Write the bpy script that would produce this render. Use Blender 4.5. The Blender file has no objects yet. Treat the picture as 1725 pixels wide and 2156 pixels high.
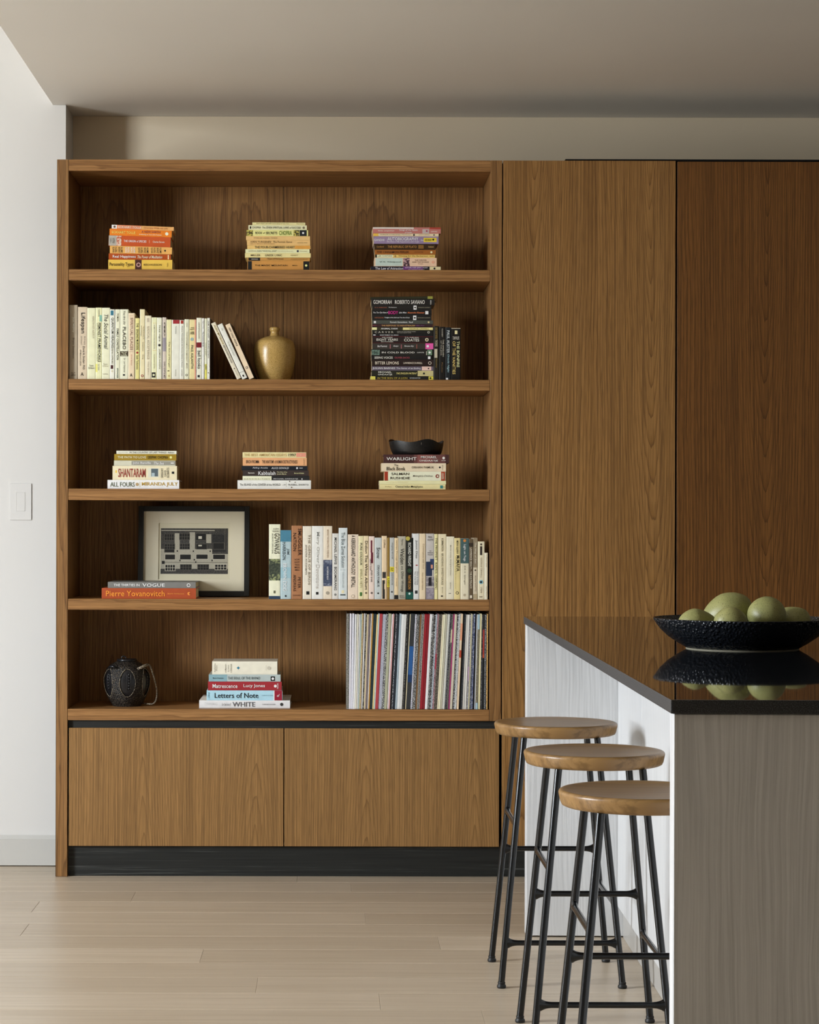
import bpy, bmesh, math, random
from mathutils import Matrix, Vector
random.seed(7)
sc = bpy.context.scene
COL = sc.collection

# ------------------------------------------------------------------ camera, world, light, exposure
F_PX, D_CAM, CAM_H = 4600.0, 7.21, 1.162          # focal length in pixels, distance to the bookcase front, eye height
VX, VY, ROLL = 700.0, 1106.0, 0.0023              # vanishing point in the 1725 x 2156 frame, slight tilt of the picture
S0 = F_PX / D_CAM
cam_data = bpy.data.cameras.new('camera')
cam = bpy.data.objects.new('camera', cam_data); COL.objects.link(cam)
cam_data.sensor_fit = 'HORIZONTAL'; cam_data.sensor_width = 36.0
cam_data.lens = F_PX / 1725.0 * 36.0
cam_data.shift_x = (862.5 - VX) / 1725.0
cam_data.shift_y = (VY - 1078.0) / 1725.0
cam_data.clip_start = 0.05; cam_data.clip_end = 60
cam.matrix_world = Matrix.Translation((0, -D_CAM, CAM_H)) @ Matrix.Rotation(math.pi/2, 4, 'X') @ Matrix.Rotation(ROLL, 4, 'Z')
sc.camera = cam

world = bpy.data.worlds.new('world'); sc.world = world; world.use_nodes = True
def overcast_sky():
    # an even overcast sky above the horizon, darker garden ground below it
    nt = world.node_tree; bg = nt.nodes['Background']
    tc = nt.nodes.new('ShaderNodeTexCoord'); sp = nt.nodes.new('ShaderNodeSeparateXYZ'); rp = nt.nodes.new('ShaderNodeValToRGB')
    nt.links.new(tc.outputs['Generated'], sp.inputs[0]); nt.links.new(sp.outputs[2], rp.inputs[0]); nt.links.new(rp.outputs[0], bg.inputs[0])
    e = rp.color_ramp.elements
    e[0].position = 0.0; e[0].color = (.50, .52, .53, 1)
    e[1].position = .06; e[1].color = (.90, .965, 1.03, 1)
    bg.inputs[1].default_value = SKY
SKY = 10.0
overcast_sky()

def portal(name, loc, rot, sx, sy):
    # marks a window opening so that the daylight coming through it is sampled well
    l = bpy.data.lights.new(name, 'AREA'); l.shape = 'RECTANGLE'; l.size = sx; l.size_y = sy
    l.cycles.is_portal = True
    o = bpy.data.objects.new(name, l); COL.objects.link(o); o.location = loc; o.rotation_euler = rot
    return o
WIN_X, WIN_Y0, WIN_Y1, WIN_Z0, WIN_Z1 = -4.60, -4.15, -2.65, 0.80, 3.10
portal('window_opening', (WIN_X-0.02, (WIN_Y0+WIN_Y1)/2, (WIN_Z0+WIN_Z1)/2), (0, -math.pi/2, 0), WIN_Z1-WIN_Z0, WIN_Y1-WIN_Y0)
sc.view_settings.view_transform = 'Standard'; sc.view_settings.look = 'None'
sc.view_settings.gamma = 1.0; sc.view_settings.use_curve_mapping = False
sc.view_settings.exposure = 2.31
sc.cycles.use_denoising = True
sc.cycles.max_bounces = 5; sc.cycles.diffuse_bounces = 4; sc.cycles.glossy_bounces = 3; sc.cycles.transmission_bounces = 1
sc.cycles.use_adaptive_sampling = True; sc.cycles.adaptive_threshold = 0.05
sc.cycles.sample_clamp_indirect = 8.0; sc.cycles.caustics_reflective = False; sc.cycles.caustics_refractive = False

# ------------------------------------------------------------------ helpers
def PW(px, py, Y):
    """the point at depth Y (metres behind the bookcase front) that the photograph shows at a pixel"""
    dx, dy = px - VX, py - VY
    c, s = math.cos(ROLL), math.sin(ROLL)
    ix, iy = dx*c + dy*s, -dx*s + dy*c
    k = (D_CAM + Y) / F_PX
    return Vector((ix*k, Y, CAM_H - iy*k))
def SC(Y): return F_PX / (D_CAM + Y)
def fx(px): return (px - VX) / S0
def fz(py): return CAM_H - (py - VY) / S0

def lin(h):
    r = [int(h[i:i+2], 16)/255 for i in (0, 2, 4)]
    return tuple(c/12.92 if c <= .04045 else ((c+.055)/1.055)**2.4 for c in r) + (1,)

def empty(name, loc=(0, 0, 0), mat=None):
    o = bpy.data.objects.new(name, None); COL.objects.link(o)
    o.empty_display_size = .05
    o.matrix_world = mat if mat is not None else Matrix.Translation(loc)
    return o
def tag(o, label=None, cat=None, group=None, kind=None):
    if label: o['label'] = label
    if cat: o['category'] = cat
    if group: o['group'] = group
    if kind: o['kind'] = kind
    return o
def link(name, me, mat, parent=None, world=False):
    o = bpy.data.objects.new(name, me); COL.objects.link(o)
    if mat is not None and not me.materials: me.materials.append(mat)
    if parent is not None:
        o.parent = parent
        if world: o.matrix_parent_inverse = parent.matrix_world.inverted()
    return o
def build(name, bm, mat, parent=None, world=True, smooth=False, ang=None):
    me = bpy.data.meshes.new(name); bm.normal_update(); bm.to_mesh(me); bm.free()
    if smooth:
        me.polygons.foreach_set('use_smooth', [True]*len(me.polygons))
        if ang: me.set_sharp_from_angle(angle=math.radians(ang))
    return link(name, me, mat, parent, world)
def addbox(bm, x0, x1, y0, y1, z0, z1, bev=0, seg=1):
    vs = [bm.verts.new(p) for p in ((x0,y0,z0),(x1,y0,z0),(x1,y1,z0),(x0,y1,z0),(x0,y0,z1),(x1,y0,z1),(x1,y1,z1),(x0,y1,z1))]
    fs = [bm.faces.new([vs[i] for i in f]) for f in ((3,2,1,0),(4,5,6,7),(0,1,5,4),(1,2,6,5),(2,3,7,6),(3,0,4,7))]
    if bev:
        es = list({e for f in fs for e in f.edges})
        bmesh.ops.bevel(bm, geom=es, offset=bev, segments=seg, affect='EDGES', profile=.7)
    return vs
def box(name, x0, x1, y0, y1, z0, z1, mat, parent=None, bev=.0008, world=True, seg=1):
    bm = bmesh.new(); addbox(bm, x0, x1, y0, y1, z0, z1, bev, seg)
    return build(name, bm, mat, parent, world)
def lathe(bm, prof, n=48, cx=0, cy=0, cz=0, close=True, deform=None):
    rings = []
    for r, z in prof:
        if r < 1e-6:
            rings.append([bm.verts.new((cx, cy, cz+z))])
        else:
            ring = []
            for i in range(n):
                a = 2*math.pi*i/n
                p = Vector((r*math.cos(a), r*math.sin(a), z))
                if deform: p = deform(p, a)
                ring.append(bm.verts.new((cx+p.x, cy+p.y, cz+p.z)))
            rings.append(ring)
    for a, b in zip(rings, rings[1:]):
        for i in range(n):
            j = (i+1) % n
            if len(a) == 1 and len(b) == 1: continue
            if len(a) == 1: bm.faces.new((a[0], b[j], b[i]))
            elif len(b) == 1: bm.faces.new((a[i], a[j], b[0]))
            else: bm.faces.new((a[i], a[j], b[j], b[i]))
    return rings
def tube(bm, pts, rad, n=10, cap=True):
    pts = [Vector(p) for p in pts]; rings = []
    up = Vector((0, 0, 1))
    for i, p in enumerate(pts):
        t = (pts[min(i+1, len(pts)-1)] - pts[max(i-1, 0)]).normalized()
        ref = up if abs(t.dot(up)) < .95 else Vector((1, 0, 0))
        u = t.cross(ref).normalized(); v = t.cross(u)
        r = rad[i] if isinstance(rad, (list, tuple)) else rad
        ru, rv = r if isinstance(r, tuple) else (r, r)
        rings.append([bm.verts.new(p + u*ru*math.cos(2*math.pi*k/n) + v*rv*math.sin(2*math.pi*k/n)) for k in range(n)])
    for a, b in zip(rings, rings[1:]):
        for i in range(n):
            bm.faces.new((a[i], a[(i+1) % n], b[(i+1) % n], b[i]))
    if cap:
        bm.faces.new(rings[0][::-1]); bm.faces.new(rings[-1])
    bmesh.ops.recalc_face_normals(bm, faces=bm.faces)
def copy_tree(o, parent=None, mw=None):
    c = o.copy(); COL.objects.link(c); c.parent = parent
    if parent is None and mw is not None: c.matrix_world = mw
    for ch in o.children: copy_tree(ch, c)
    return c

# ------------------------------------------------------------------ materials
class NT:
    def __init__(s, name):
        s.m = bpy.data.materials.new(name); s.m.use_nodes = True
        s.t = s.m.node_tree; s.b = s.t.nodes['Principled BSDF']
    def n(s, typ, **kw):
        nd = s.t.nodes.new(typ)
        for k, v in kw.items(): setattr(nd, k, v)
        return nd
    def _in(s, sock, v):
        if v is None: return
        if hasattr(v, 'is_output'): s.t.links.new(v, sock)
        else: sock.default_value = v
    def math(s, op, a, b=None, c=None, clamp=False):
        nd = s.n('ShaderNodeMath', operation=op, use_clamp=clamp)
        for i, v in enumerate((a, b, c)): s._in(nd.inputs[i], v)
        return nd.outputs[0]
    def comb(s, x, y, z=0.0):
        nd = s.n('ShaderNodeCombineXYZ')
        for i, v in enumerate((x, y, z)): s._in(nd.inputs[i], v)
        return nd.outputs[0]
    def noise(s, vec, scale=1.0, detail=3.0, rough=.5):
        nd = s.n('ShaderNodeTexNoise'); s._in(nd.inputs['Vector'], vec)
        nd.inputs['Scale'].default_value = scale; nd.inputs['Detail'].default_value = detail; nd.inputs['Roughness'].default_value = rough
        return nd.outputs['Fac']
    def ramp(s, fac, stops, interp='LINEAR'):
        nd = s.n('ShaderNodeValToRGB'); cr = nd.color_ramp; cr.interpolation = interp
        while len(cr.elements) < len(stops): cr.elements.new(.5)
        for e, (p, c) in zip(cr.elements, stops):
            e.position = p; e.color = c if len(c) == 4 else tuple(c)+(1,)
        s._in(nd.inputs[0], fac); return nd.outputs[0]
    def mix(s, fac, a, b, mode='MIX'):
        nd = s.n('ShaderNodeMix', data_type='RGBA', blend_type=mode)
        s._in(nd.inputs[0], fac); s._in(nd.inputs[6], a); s._in(nd.inputs[7], b)
        return nd.outputs[2]
    def xyz(s, kind='Object'):
        tc = s.n('ShaderNodeTexCoord'); sp = s.n('ShaderNodeSeparateXYZ')
        s.t.links.new(tc.outputs[kind], sp.inputs[0])
        s.vec = tc.outputs[kind]
        return sp.outputs
    def bump(s, h, strength=.2, dist=.001):
        nd = s.n('ShaderNodeBump'); nd.inputs['Strength'].default_value = strength; nd.inputs['Distance'].default_value = dist
        s._in(nd.inputs['Height'], h); s.t.links.new(nd.outputs[0], s.b.inputs['Normal'])
    def out(s, col=None, rough=None, spec=None, metal=None):
        for k, v in (('Base Color', col), ('Roughness', rough), ('Specular IOR Level', spec), ('Metallic', metal)):
            if v is not None: s._in(s.b.inputs[k], v)
        return s.m

def walnut(name, axis='z', period=.38, center=0.0, light='a5743f', mid='8d5f32', dark='5d3a1c', sign=1, A=88.0, B=9.0, rough=.42, ring=.75, drift=.045, wcath=.07, alc=1.1):
    t = NT(name); x, y, z = t.xyz()
    if axis == 'z': al, ac = z, t.math('ADD', x, t.math('MULTIPLY', y, .93))
    else: al, ac = x, t.math('ADD', z, t.math('MULTIPLY', y, .93))
    wv = t.comb(t.math('MULTIPLY', ac, 5.0), t.math('MULTIPLY', al, 1.1), 3.7)
    w = t.math('SUBTRACT', t.noise(wv, 1.0, 1, .55), .5)
    acw = t.math('ADD', ac, t.math('MULTIPLY', w, drift))
    pp = t.math('PINGPONG', t.math('ADD', t.math('SUBTRACT', acw, center), period*40), period/2)
    g = t.math('DIVIDE', t.math('MULTIPLY', pp, pp), t.math('ADD', pp, .03))
    w2 = t.noise(t.comb(t.math('MULTIPLY', ac, 22.0), t.math('MULTIPLY', al, 2.6), 9.1), 1.0, 1, .6)
    q = t.math('DIVIDE', pp, wcath)
    wz = t.math('DIVIDE', 1.0, t.math('ADD', 1.0, t.math('MULTIPLY', q, q)))
    alz = t.math('MULTIPLY', t.math('SUBTRACT', al, alc), wz)
    f = t.math('ADD', t.math('ADD', t.math('MULTIPLY', g, A), t.math('MULTIPLY', alz, -sign*B)), t.math('ADD', t.math('MULTIPLY', w2, .9), t.math('MULTIPLY', t.noise(t.comb(t.math('MULTIPLY', ac, 75.0), t.math('MULTIPLY', al, 9.0), 4.4), 1.0, 1, .6), .55)))
    fr = t.math('FRACT', f)
    L, M, K = lin(light), lin(mid), lin(dark)
    ringc = t.ramp(fr, [(0, L), (.50, L), (.84, M), (.96, K), (1, L)])
    fib = t.noise(t.comb(t.math('MULTIPLY', ac, 300.0), t.math('MULTIPLY', al, 1.6), 1.3), 1.0, 2, .6)
    broad = t.noise(t.comb(t.math('MULTIPLY', ac, 24.0), t.math('MULTIPLY', al, .5), 5.3), 1.0, 1, .5)
    base = t.ramp(broad, [(.3, M), (.7, L)])
    c = t.mix(ring, base, ringc)
    c = t.mix(t.ramp(fib, [(.36, (.55,)*3), (.58, (0, 0, 0))]), c, K)
    pore = t.noise(t.comb(t.math('MULTIPLY', ac, 900.0), t.math('MULTIPLY', al, 14.0), 2.3), 1.0, 0, .5)
    c = t.mix(t.ramp(pore, [(.30, (.5,)*3), (.42, (0, 0, 0))]), c, K)
    return t.out(c, t.ramp(fib, [(0, (rough+.08,)*3), (1, (rough-.06,)*3)]), .35)

M = {}
M['veneer_door'] = walnut('walnut_veneer_tall_door', 'z', .381, fx(1127), 'a67b48', '906737', '5a3d20', ring=.66)
M['veneer_dark'] = walnut('walnut_veneer_darker_door', 'z', .56, fx(1612), '82572b', '704922', '432a13', ring=.68)
M['veneer_low'] = walnut('walnut_veneer_low_door', 'z', .365, fx(308), 'a27a4a', '8f6a3e', '664a2a', sign=-1, ring=.62, A=120, B=9, alc=.35, wcath=.07)
M['veneer_back'] = walnut('walnut_veneer_back', 'z', .46, fx(410), 'a27645', '8a6036', '51361c', sign=-1, A=95, B=7, drift=.06, rough=.5, ring=.5)
M['wood_side'] = walnut('walnut_solid_upright', 'z', .9, .2, '9e7446', '886037', '583d21', A=40, B=3, drift=.12)
M['wood_edge'] = walnut('walnut_solid_edge', 'x', .7, .31, 'aa7d4d', '94693c', '6a4726', A=55, B=2.0, drift=.05, ring=.6)
M['wood_gap'] = NT('shadow_gap').out(lin('0d0c0b'), .8, .2)

def stained():
    t = NT('black_stained_oak'); x, y, z = t.xyz()
    f = t.noise(t.comb(t.math('MULTIPLY', x, 3.0), t.math('MULTIPLY', z, 210.0), t.math('MULTIPLY', y, 210.0)), 1, 4, .6)
    w = t.noise(t.comb(t.math('MULTIPLY', x, 1.5), t.math('MULTIPLY', z, 30.0), 0), 1, 3, .6)
    c = t.ramp(t.math('MULTIPLY', f, t.math('ADD', w, .5)), [(.3, lin('171817')), (.6, lin('222422')), (.78, lin('4d4e4c'))])
    t.bump(f, .3, .0006); return t.out(c, .5, .4)
M['stained'] = stained()

def plaster(name, hexc, rough=.62, bump=.05):
    t = NT(name); x, y, z = t.xyz()
    n = t.noise(t.vec, 1.2, 1, .5)
    c0 = lin(hexc); c1 = tuple(v*.955 for v in c0[:3]) + (1,)
    return t.out(t.ramp(n, [(.35, c1), (.65, c0)]), rough, .3)
M['wall'] = plaster('white_wall_paint', 'dddbd8')
M['ceiling'] = plaster('ceiling_paint', 'f0ede7', .75)
M['niche'] = plaster('niche_paint', 'e8d9bf', .75)
M['wall_room'] = plaster('room_wall_paint', 'c2bdb4')
M['wall_rear'] = plaster('rear_wall_paint', '8f867a')
M['base'] = plaster('baseboard_paint', 'c8c6c1', .4, .02)
M['switch'] = plaster('switch_plastic', 'e6e3dc', .35, .0)

def oak_floor():
    t = NT('pale_oak_plank'); x, y, z = t.xyz()
    oi = t.n('ShaderNodeObjectInfo').outputs['Random']
    off = t.math('MULTIPLY', oi, 31.0)
    xs = t.math('ADD', x, off)
    g = t.noise(t.comb(t.math('MULTIPLY', xs, 1.6), t.math('MULTIPLY', y, 46.0), off), 1, 2, .6)
    f = t.noise(t.comb(t.math('MULTIPLY', xs, 4.0), t.math('MULTIPLY', y, 300.0), off), 1, 1, .5)
    tone = t.mix(oi, lin('cbbba6'), lin('bbab96'))
    c = t.mix(t.ramp(g, [(.42, (0, 0, 0)), (.75, (.55,)*3)]), tone, lin('ad9b84'))
    c = t.mix(t.ramp(f, [(.35, (.3,)*3), (.55, (0, 0, 0))]), c, lin('9c8a73'))
    return t.out(c, t.ramp(g, [(0, (.30,)*3), (1, (.40,)*3)]), .45)
M['floor'] = oak_floor()
M['subfloor'] = NT('subfloor').out(lin('4a3b2c'), .9, .1)

def paint_grain(name, hexc, rough=.38):
    t = NT(name); x, y, z = t.xyz()
    ac = t.math('ADD', x, y)
    w = t.math('MULTIPLY', t.noise(t.comb(t.math('MULTIPLY', ac, 4.0), t.math('MULTIPLY', z, 1.6), 0), 1, 3, .5), .05)
    f = t.noise(t.comb(t.math('MULTIPLY', t.math('ADD', ac, w), 170.0), t.math('MULTIPLY', z, 3.0), 0), 1, 3, .55)
    c0 = lin(hexc); c1 = tuple(v*.80 for v in c0[:3]) + (1,)
    t.bump(f, .55, .0012)
    return t.out(t.ramp(f, [(.3, c1), (.62, c0)]), rough, .45)
M['island'] = paint_grain('white_painted_ash', 'd3d3d3')
M['kick'] = NT('brushed_kick').out(lin('a8a5a0'), .35, .5)

def stone():
    t = NT('black_stone'); x, y, z = t.xyz()
    n = t.noise(t.vec, 900, 2, .5); m = t.noise(t.vec, 22, 4, .6)
    c = t.ramp(n, [(.55, lin('17181a')), (.72, lin('3c3d40'))])
    c = t.mix(t.ramp(m, [(.5, (0, 0, 0)), (.8, (.4,)*3)]), c, lin('2f3033'))
    return t.out(c, .025, .5)
M['stone'] = stone()

def seat_oak():
    t = NT('stool_oak'); x, y, z = t.xyz()
    f = t.noise(t.comb(t.math('MULTIPLY', x, 4.0), t.math('MULTIPLY', y, 150.0), t.math('MULTIPLY', z, 60.0)), 1, 3, .6)
    g = t.noise(t.comb(t.math('MULTIPLY', x, 2.0), t.math('MULTIPLY', y, 26.0), t.math('MULTIPLY', z, 10.0)), 1, 3, .6)
    stave = t.math('FRACT', t.math('MULTIPLY', t.math('ADD', y, .5), 13.0))
    c = t.ramp(g, [(.3, lin('7f5f3a')), (.7, lin('9f7b4b'))])
    c = t.mix(t.ramp(f, [(.36, (.6,)*3), (.56, (0, 0, 0))]), c, lin('5f4424'))
    c = t.mix(t.ramp(stave, [(0, (.45,)*3), (.03, (0, 0, 0)), (1, (0, 0, 0))]), c, lin('5f4424'))
    t.bump(f, .08, .0005); return t.out(c, .33, .45)
M['seat'] = seat_oak()
M['leg'] = NT('black_powder_coat').out(lin('0c0e10'), .20, .5)
M['foot'] = NT('black_rubber').out(lin('161616'), .5, .4)

def speck(name, a, b, scale=500, lo=.5, hi=.62, rough=.35, bmp=.0, stretch=(1, 1, 1)):
    t = NT(name); x, y, z = t.xyz()
    v = t.comb(t.math('MULTIPLY', x, stretch[0]), t.math('MULTIPLY', y, stretch[1]), t.math('MULTIPLY', z, stretch[2]))
    n = t.noise(v, scale, 2, .5)
    if bmp: t.bump(n, bmp, .001)
    return t.out(t.ramp(n, [(lo, lin(a)), (hi, lin(b))]), rough, .5)
M['stone_edge'] = speck('honed_stone_edge', '1a1b1d', '4c4e52', 600, .48, .68, .42)
M['jug'] = speck('mustard_stoneware', 'c7a462', '86682e', 760, .48, .64, .24, .15)
M['lacquer'] = NT('black_lacquer').out(lin('17171a'), .3, .5)
def weave():
    t = NT('bead_netting'); x, y, z = t.xyz()
    v = t.n('ShaderNodeTexVoronoi'); v.inputs['Scale'].default_value = 300; t.t.links.new(t.vec, v.inputs['Vector'])
    c = t.ramp(v.outputs['Distance'], [(.0, lin('a0937c')), (.22, lin('5a4f42')), (.42, lin('1a1613')), (.7, lin('0e0c0b'))])
    t.bump(t.math('SUBTRACT', 1.0, v.outputs['Distance']), .9, .002)
    return t.out(c, .45, .4)
M['weave'] = weave()
M['cord'] = speck('twisted_cord', '2e2822', '9a8c74', 420, .44, .56, .7, .5)
M['leather_bowl'] = speck('black_hide', '101010', '2a2624', 700, .5, .75, .38, .4, (1, 1, .15))
def bowl_glaze():
    t = NT('blistered_black_glaze'); x, y, z = t.xyz()
    v = t.n('ShaderNodeTexVoronoi'); v.inputs['Scale'].default_value = 150; t.t.links.new(t.vec, v.inputs['Vector'])
    n = t.noise(t.vec, 60, 3, .6)
    h = t.ramp(v.outputs['Distance'], [(0, (1,)*3), (.35, (.4,)*3), (.6, (0, 0, 0))])
    t.bump(t.math('ADD', h, n), .8, .003)
    return t.out(t.ramp(v.outputs['Distance'], [(0, lin('3a3226')), (.12, lin('1a1d22')), (1, lin('101318'))]), .25, .5)
M['bowl'] = bowl_glaze()
M['bowl_foot'] = NT('unglazed_clay').out(lin('8f8a78'), .7, .3)
def pear_skin():
    t = NT('green_pear_skin'); x, y, z = t.xyz()
    n = t.noise(t.vec, 16, 3, .6); d = t.noise(t.vec, 420, 2, .5); r = t.noise(t.vec, 60, 4, .7)
    c = t.ramp(n, [(.3, lin('7f804e')), (.7, lin('98955e'))])
    c = t.mix(t.ramp(d, [(.56, (0, 0, 0)), (.66, (.6,)*3)]), c, lin('5f5830'))
    c = t.mix(t.ramp(r, [(.68, (0, 0, 0)), (.76, (.8,)*3)]), c, lin('4a3d1e'))
    t.bump(n, .15, .002); return t.out(c, .42, .4)
M['pear'] = pear_skin()
M['stalk'] = NT('pear_stalk').out(lin('4a3722'), .7, .3)
M['frame'] = NT('black_frame').out(lin('161614'), .45, .4)
M['mat'] = plaster('ivory_mount', 'd8cfb6', .8, .02)

_pc = {}
def paper(h, rough=.48):
    if (h, rough) not in _pc:
        t = NT('paper_' + h); t.xyz()
        n = t.noise(t.vec, 60, 0, .6); c = lin(h)
        if sum(c[:3])/3 > .25: c = tuple(min(.90, v*1.28) for v in c[:3]) + (1,)
        _pc[(h, rough)] = t.out(t.ramp(n, [(.3, tuple(v*.95 for v in c[:3]) + (1,)), (.7, c)]), rough, .35)
    return _pc[(h, rough)]
def ink(h): return paper(h, .6)
def printed(h):
    if h[0] != '*': return paper(h)
    if h not in _pc: _pc[h] = speck('printed_picture_' + h[1:7], h[1:7], h[8:14], 140, .44, .60, .5)
    return _pc[h]
def page_mat():
    t = NT('page_block'); x, y, z = t.xyz()
    n = t.noise(t.comb(t.math('MULTIPLY', x, 2.0), t.math('MULTIPLY', y, 2.0), t.math('MULTIPLY', z, 1500.0)), 1, 2, .5)
    return t.out(t.ramp(n, [(.3, lin('b9a27a')), (.7, lin('d8c59e'))]), .8, .2)
M['pages'] = page_mat()

# ------------------------------------------------------------------ the setting
Y_WALL, Y_NICHE, Z_CEIL = .230, .435, 2.592
X_SOFFIT, X_NICHE = -.9554, -.911
X_R, Y_REAR, Z_HIGH = 4.2, -9.2, 3.7

def struct(o): o['kind'] = 'structure'; return o
# floor: a base with every plank laid on it
fl = struct(box('floor', WIN_X-.2, X_R+.1, Y_REAR-.1, Y_NICHE+.1, -.06, -.014, M['subfloor'], bev=0))
PW_ = .187; seam0 = 7.124 - D_CAM           # a seam between two rows, just in front of the plinth
seam0 = -seam0
rows = []
yy = -seam0
row_edges = []
y = .086 + PW_*2
while y > Y_REAR: row_edges.append(y); y -= PW_
_pm = {}
joints = {4: [-.62, 1.5], 5: [-.9, .62], 6: [.1, 2.2], 7: [-.88, 1.25], 8: [-1.4, .3], 9: [-.35, 1.9], 10: [-1.0, .9]}
for i, yt in enumerate(row_edges):
    y0 = yt - PW_
    if yt > Y_NICHE - .01: yt = Y_NICHE - .002
    if i in joints: cuts = joints[i]
    else:
        a = random.uniform(-2.6, -1.2); cuts = [a, a+random.uniform(2.0, 2.8)]
    c, xs = cuts[0], list(cuts)
    while xs[0] - 2.3 > WIN_X + .3: xs.insert(0, xs[0] - random.uniform(1.9, 2.4))
    while xs[-1] + 2.3 < X_R - .3: xs.append(xs[-1] + random.uniform(1.9, 2.4))
    xs = [WIN_X-.03] + xs + [X_R+.03]
    for a, b in zip(xs, xs[1:]):
        if b - a < .02: continue
        box('plank', a+.0002, b-.0002, y0+.0010, yt-.0010, -.0139, 0.0, M['floor'], fl, bev=.0006)

# walls: the white wall beside the bookcase, the niche behind it, and the rest of the room
bm = bmesh.new()
addbox(bm, WIN_X-.2, X_SOFFIT-.0005, Y_WALL, Y_WALL+.35, 0.0005, Z_HIGH)
addbox(bm, X_SOFFIT-.0005, X_NICHE, Y_WALL, Y_WALL+.35, 0.0005, Z_CEIL-.0005)
w = struct(build('wall_left', bm, M['wall']))
struct(box('wall_back', X_NICHE, X_R, Y_NICHE, Y_NICHE+.15, .0005, Z_CEIL-.0005, M['niche'], bev=0))
struct(box('ceiling', X_SOFFIT, X_R+.2, Y_REAR-.1, Y_NICHE+.15, Z_CEIL, Z_HIGH, M['ceiling'], bev=0))
# trim the soffit block where the white wall stands
struct(box('ceiling_high', WIN_X-.2, X_SOFFIT, Y_REAR-.1, Y_WALL, Z_HIGH-.1, Z_HIGH+.05, M['wall_room'], bev=0))
struct(box('wall_right', X_R, X_R+.15, Y_REAR-.1, Y_NICHE, .0005, Z_CEIL-.0005, M['wall_rear'], bev=0))
struct(box('wall_rear', WIN_X-.2, X_R, Y_REAR+.02, Y_REAR+.16, .0005, Z_CEIL-.0005, M['wall_rear'], bev=0))
struct(box('wall_rear_upper', WIN_X-.2, X_SOFFIT-.0005, Y_REAR+.02, Y_REAR+.16, Z_CEIL, Z_HIGH-.101, M['wall_rear'], bev=0))
# side wall with the tall window
bm = bmesh.new()
XW0, XW1 = WIN_X-.19, WIN_X
for a in ((Y_REAR+.161, WIN_Y0, .0005, Z_HIGH-.101), (WIN_Y1, Y_WALL-.0005, .0005, Z_HIGH-.101), (WIN_Y0, WIN_Y1, .0005, WIN_Z0), (WIN_Y0, WIN_Y1, WIN_Z1, Z_HIGH-.101)):
    addbox(bm, XW0, XW1, a[0], a[1], a[2], a[3])
struct(build('wall_side', bm, M['wall_room']))
bm = bmesh.new()
for a in ((WIN_Y0, WIN_Y0+.05, WIN_Z0, WIN_Z1), (WIN_Y1-.05, WIN_Y1, WIN_Z0, WIN_Z1), (WIN_Y0, WIN_Y1, WIN_Z0, WIN_Z0+.05), (WIN_Y0, WIN_Y1, WIN_Z1-.05, WIN_Z1)):
    addbox(bm, WIN_X-.08, WIN_X-.03, *a)
wn = struct(build('window_1', bm, M['base']))
# baseboard with a rounded lip
BX0_ = fx(120)
bb = struct(box('baseboard_left', WIN_X+.001, BX0_-.0005, Y_WALL-.0135, Y_WALL-.0005, .003, .093, M['base'], bev=.001))
bm = bmesh.new()
pr = [(Y_WALL-.0135, .093), (Y_WALL-.0005, .105), (Y_WALL-.0005, .093)]
va = [bm.verts.new((WIN_X+.001, a, b)) for a, b in pr]; vb = [bm.verts.new((BX0_-.0005, a, b)) for a, b in pr]
bm.faces.new(va); bm.faces.new(vb[::-1])
for i in range(3): bm.faces.new((va[i], vb[i], vb[(i+1) % 3], va[(i+1) % 3]))
bmesh.ops.recalc_face_normals(bm, faces=bm.faces)
build('lip', bm, M['base'], bb)

# light switch on the white wall
p = PW(21, 1018, Y_WALL); q = PW(66.5, 1095, Y_WALL)
sw = tag(empty('light_switch', (p.x, Y_WALL, q.z)), 'white light switch plate on the white wall beside the bookcase', 'light switch')
box('plate', p.x, q.x, Y_WALL-.0034, Y_WALL-.0006, q.z, p.z, M['wall'], sw, bev=.002, seg=2)
box('rocker', p.x+.022, q.x-.022, Y_WALL-.0042, Y_WALL-.0033, q.z+.03, p.z-.03, M['wall'], sw, bev=.0012)

# ------------------------------------------------------------------ bookcase
BX0, BX1, BX2, BX3 = fx(120), fx(143), fx(1031.7), fx(1056)
D_IN = .335
SH = [(567.8, 591.5), (799, 821.7), (1030, 1054), (1262, 1285.3), (1493.8, 1517.6)]   # shelf top and bottom, picture rows
ZS = [fz(a) for a, b in SH]
Z_TOP = fz(337)
bc = tag(empty('bookcase', (BX0, 0, 0)), 'tall walnut bookcase with five thick shelves built into the wall niche', 'bookcase')
# the side standing against the white wall is notched round the wall's end
bm = bmesh.new()
addbox(bm, BX0, X_NICHE-.0005, 0, Y_WALL-.001, .0005, Z_TOP, .0008)
addbox(bm, X_NICHE-.0005, BX1, 0, D_IN+.018, .0005, Z_TOP, .0008)
build('side_panel', bm, M['wood_side'], bc)
box('side_panel', BX2, BX3, 0, D_IN+.018, fz(1517.6), Z_TOP, M['wood_side'], bc)
box('top_board', BX1+.0003, BX2-.0003, 0, D_IN+.018, fz(360.6), Z_TOP, M['wood_edge'], bc)
seam = fx(591)
zb = fz(1517.6)
for a, b in ((BX1, seam-.0004), (seam+.0004, BX2)):
    box('back_panel', a+.0003, b-.0003, D_IN, D_IN+.017, zb, fz(360.6)-.0003, M['veneer_back'], bc, bev=.0005)
for (a, b) in SH:
    box('shelf', BX1+.0004, BX2-.0006, .001, D_IN-.0004, fz(b), fz(a), M['wood_edge'], bc, bev=.0012)

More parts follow.
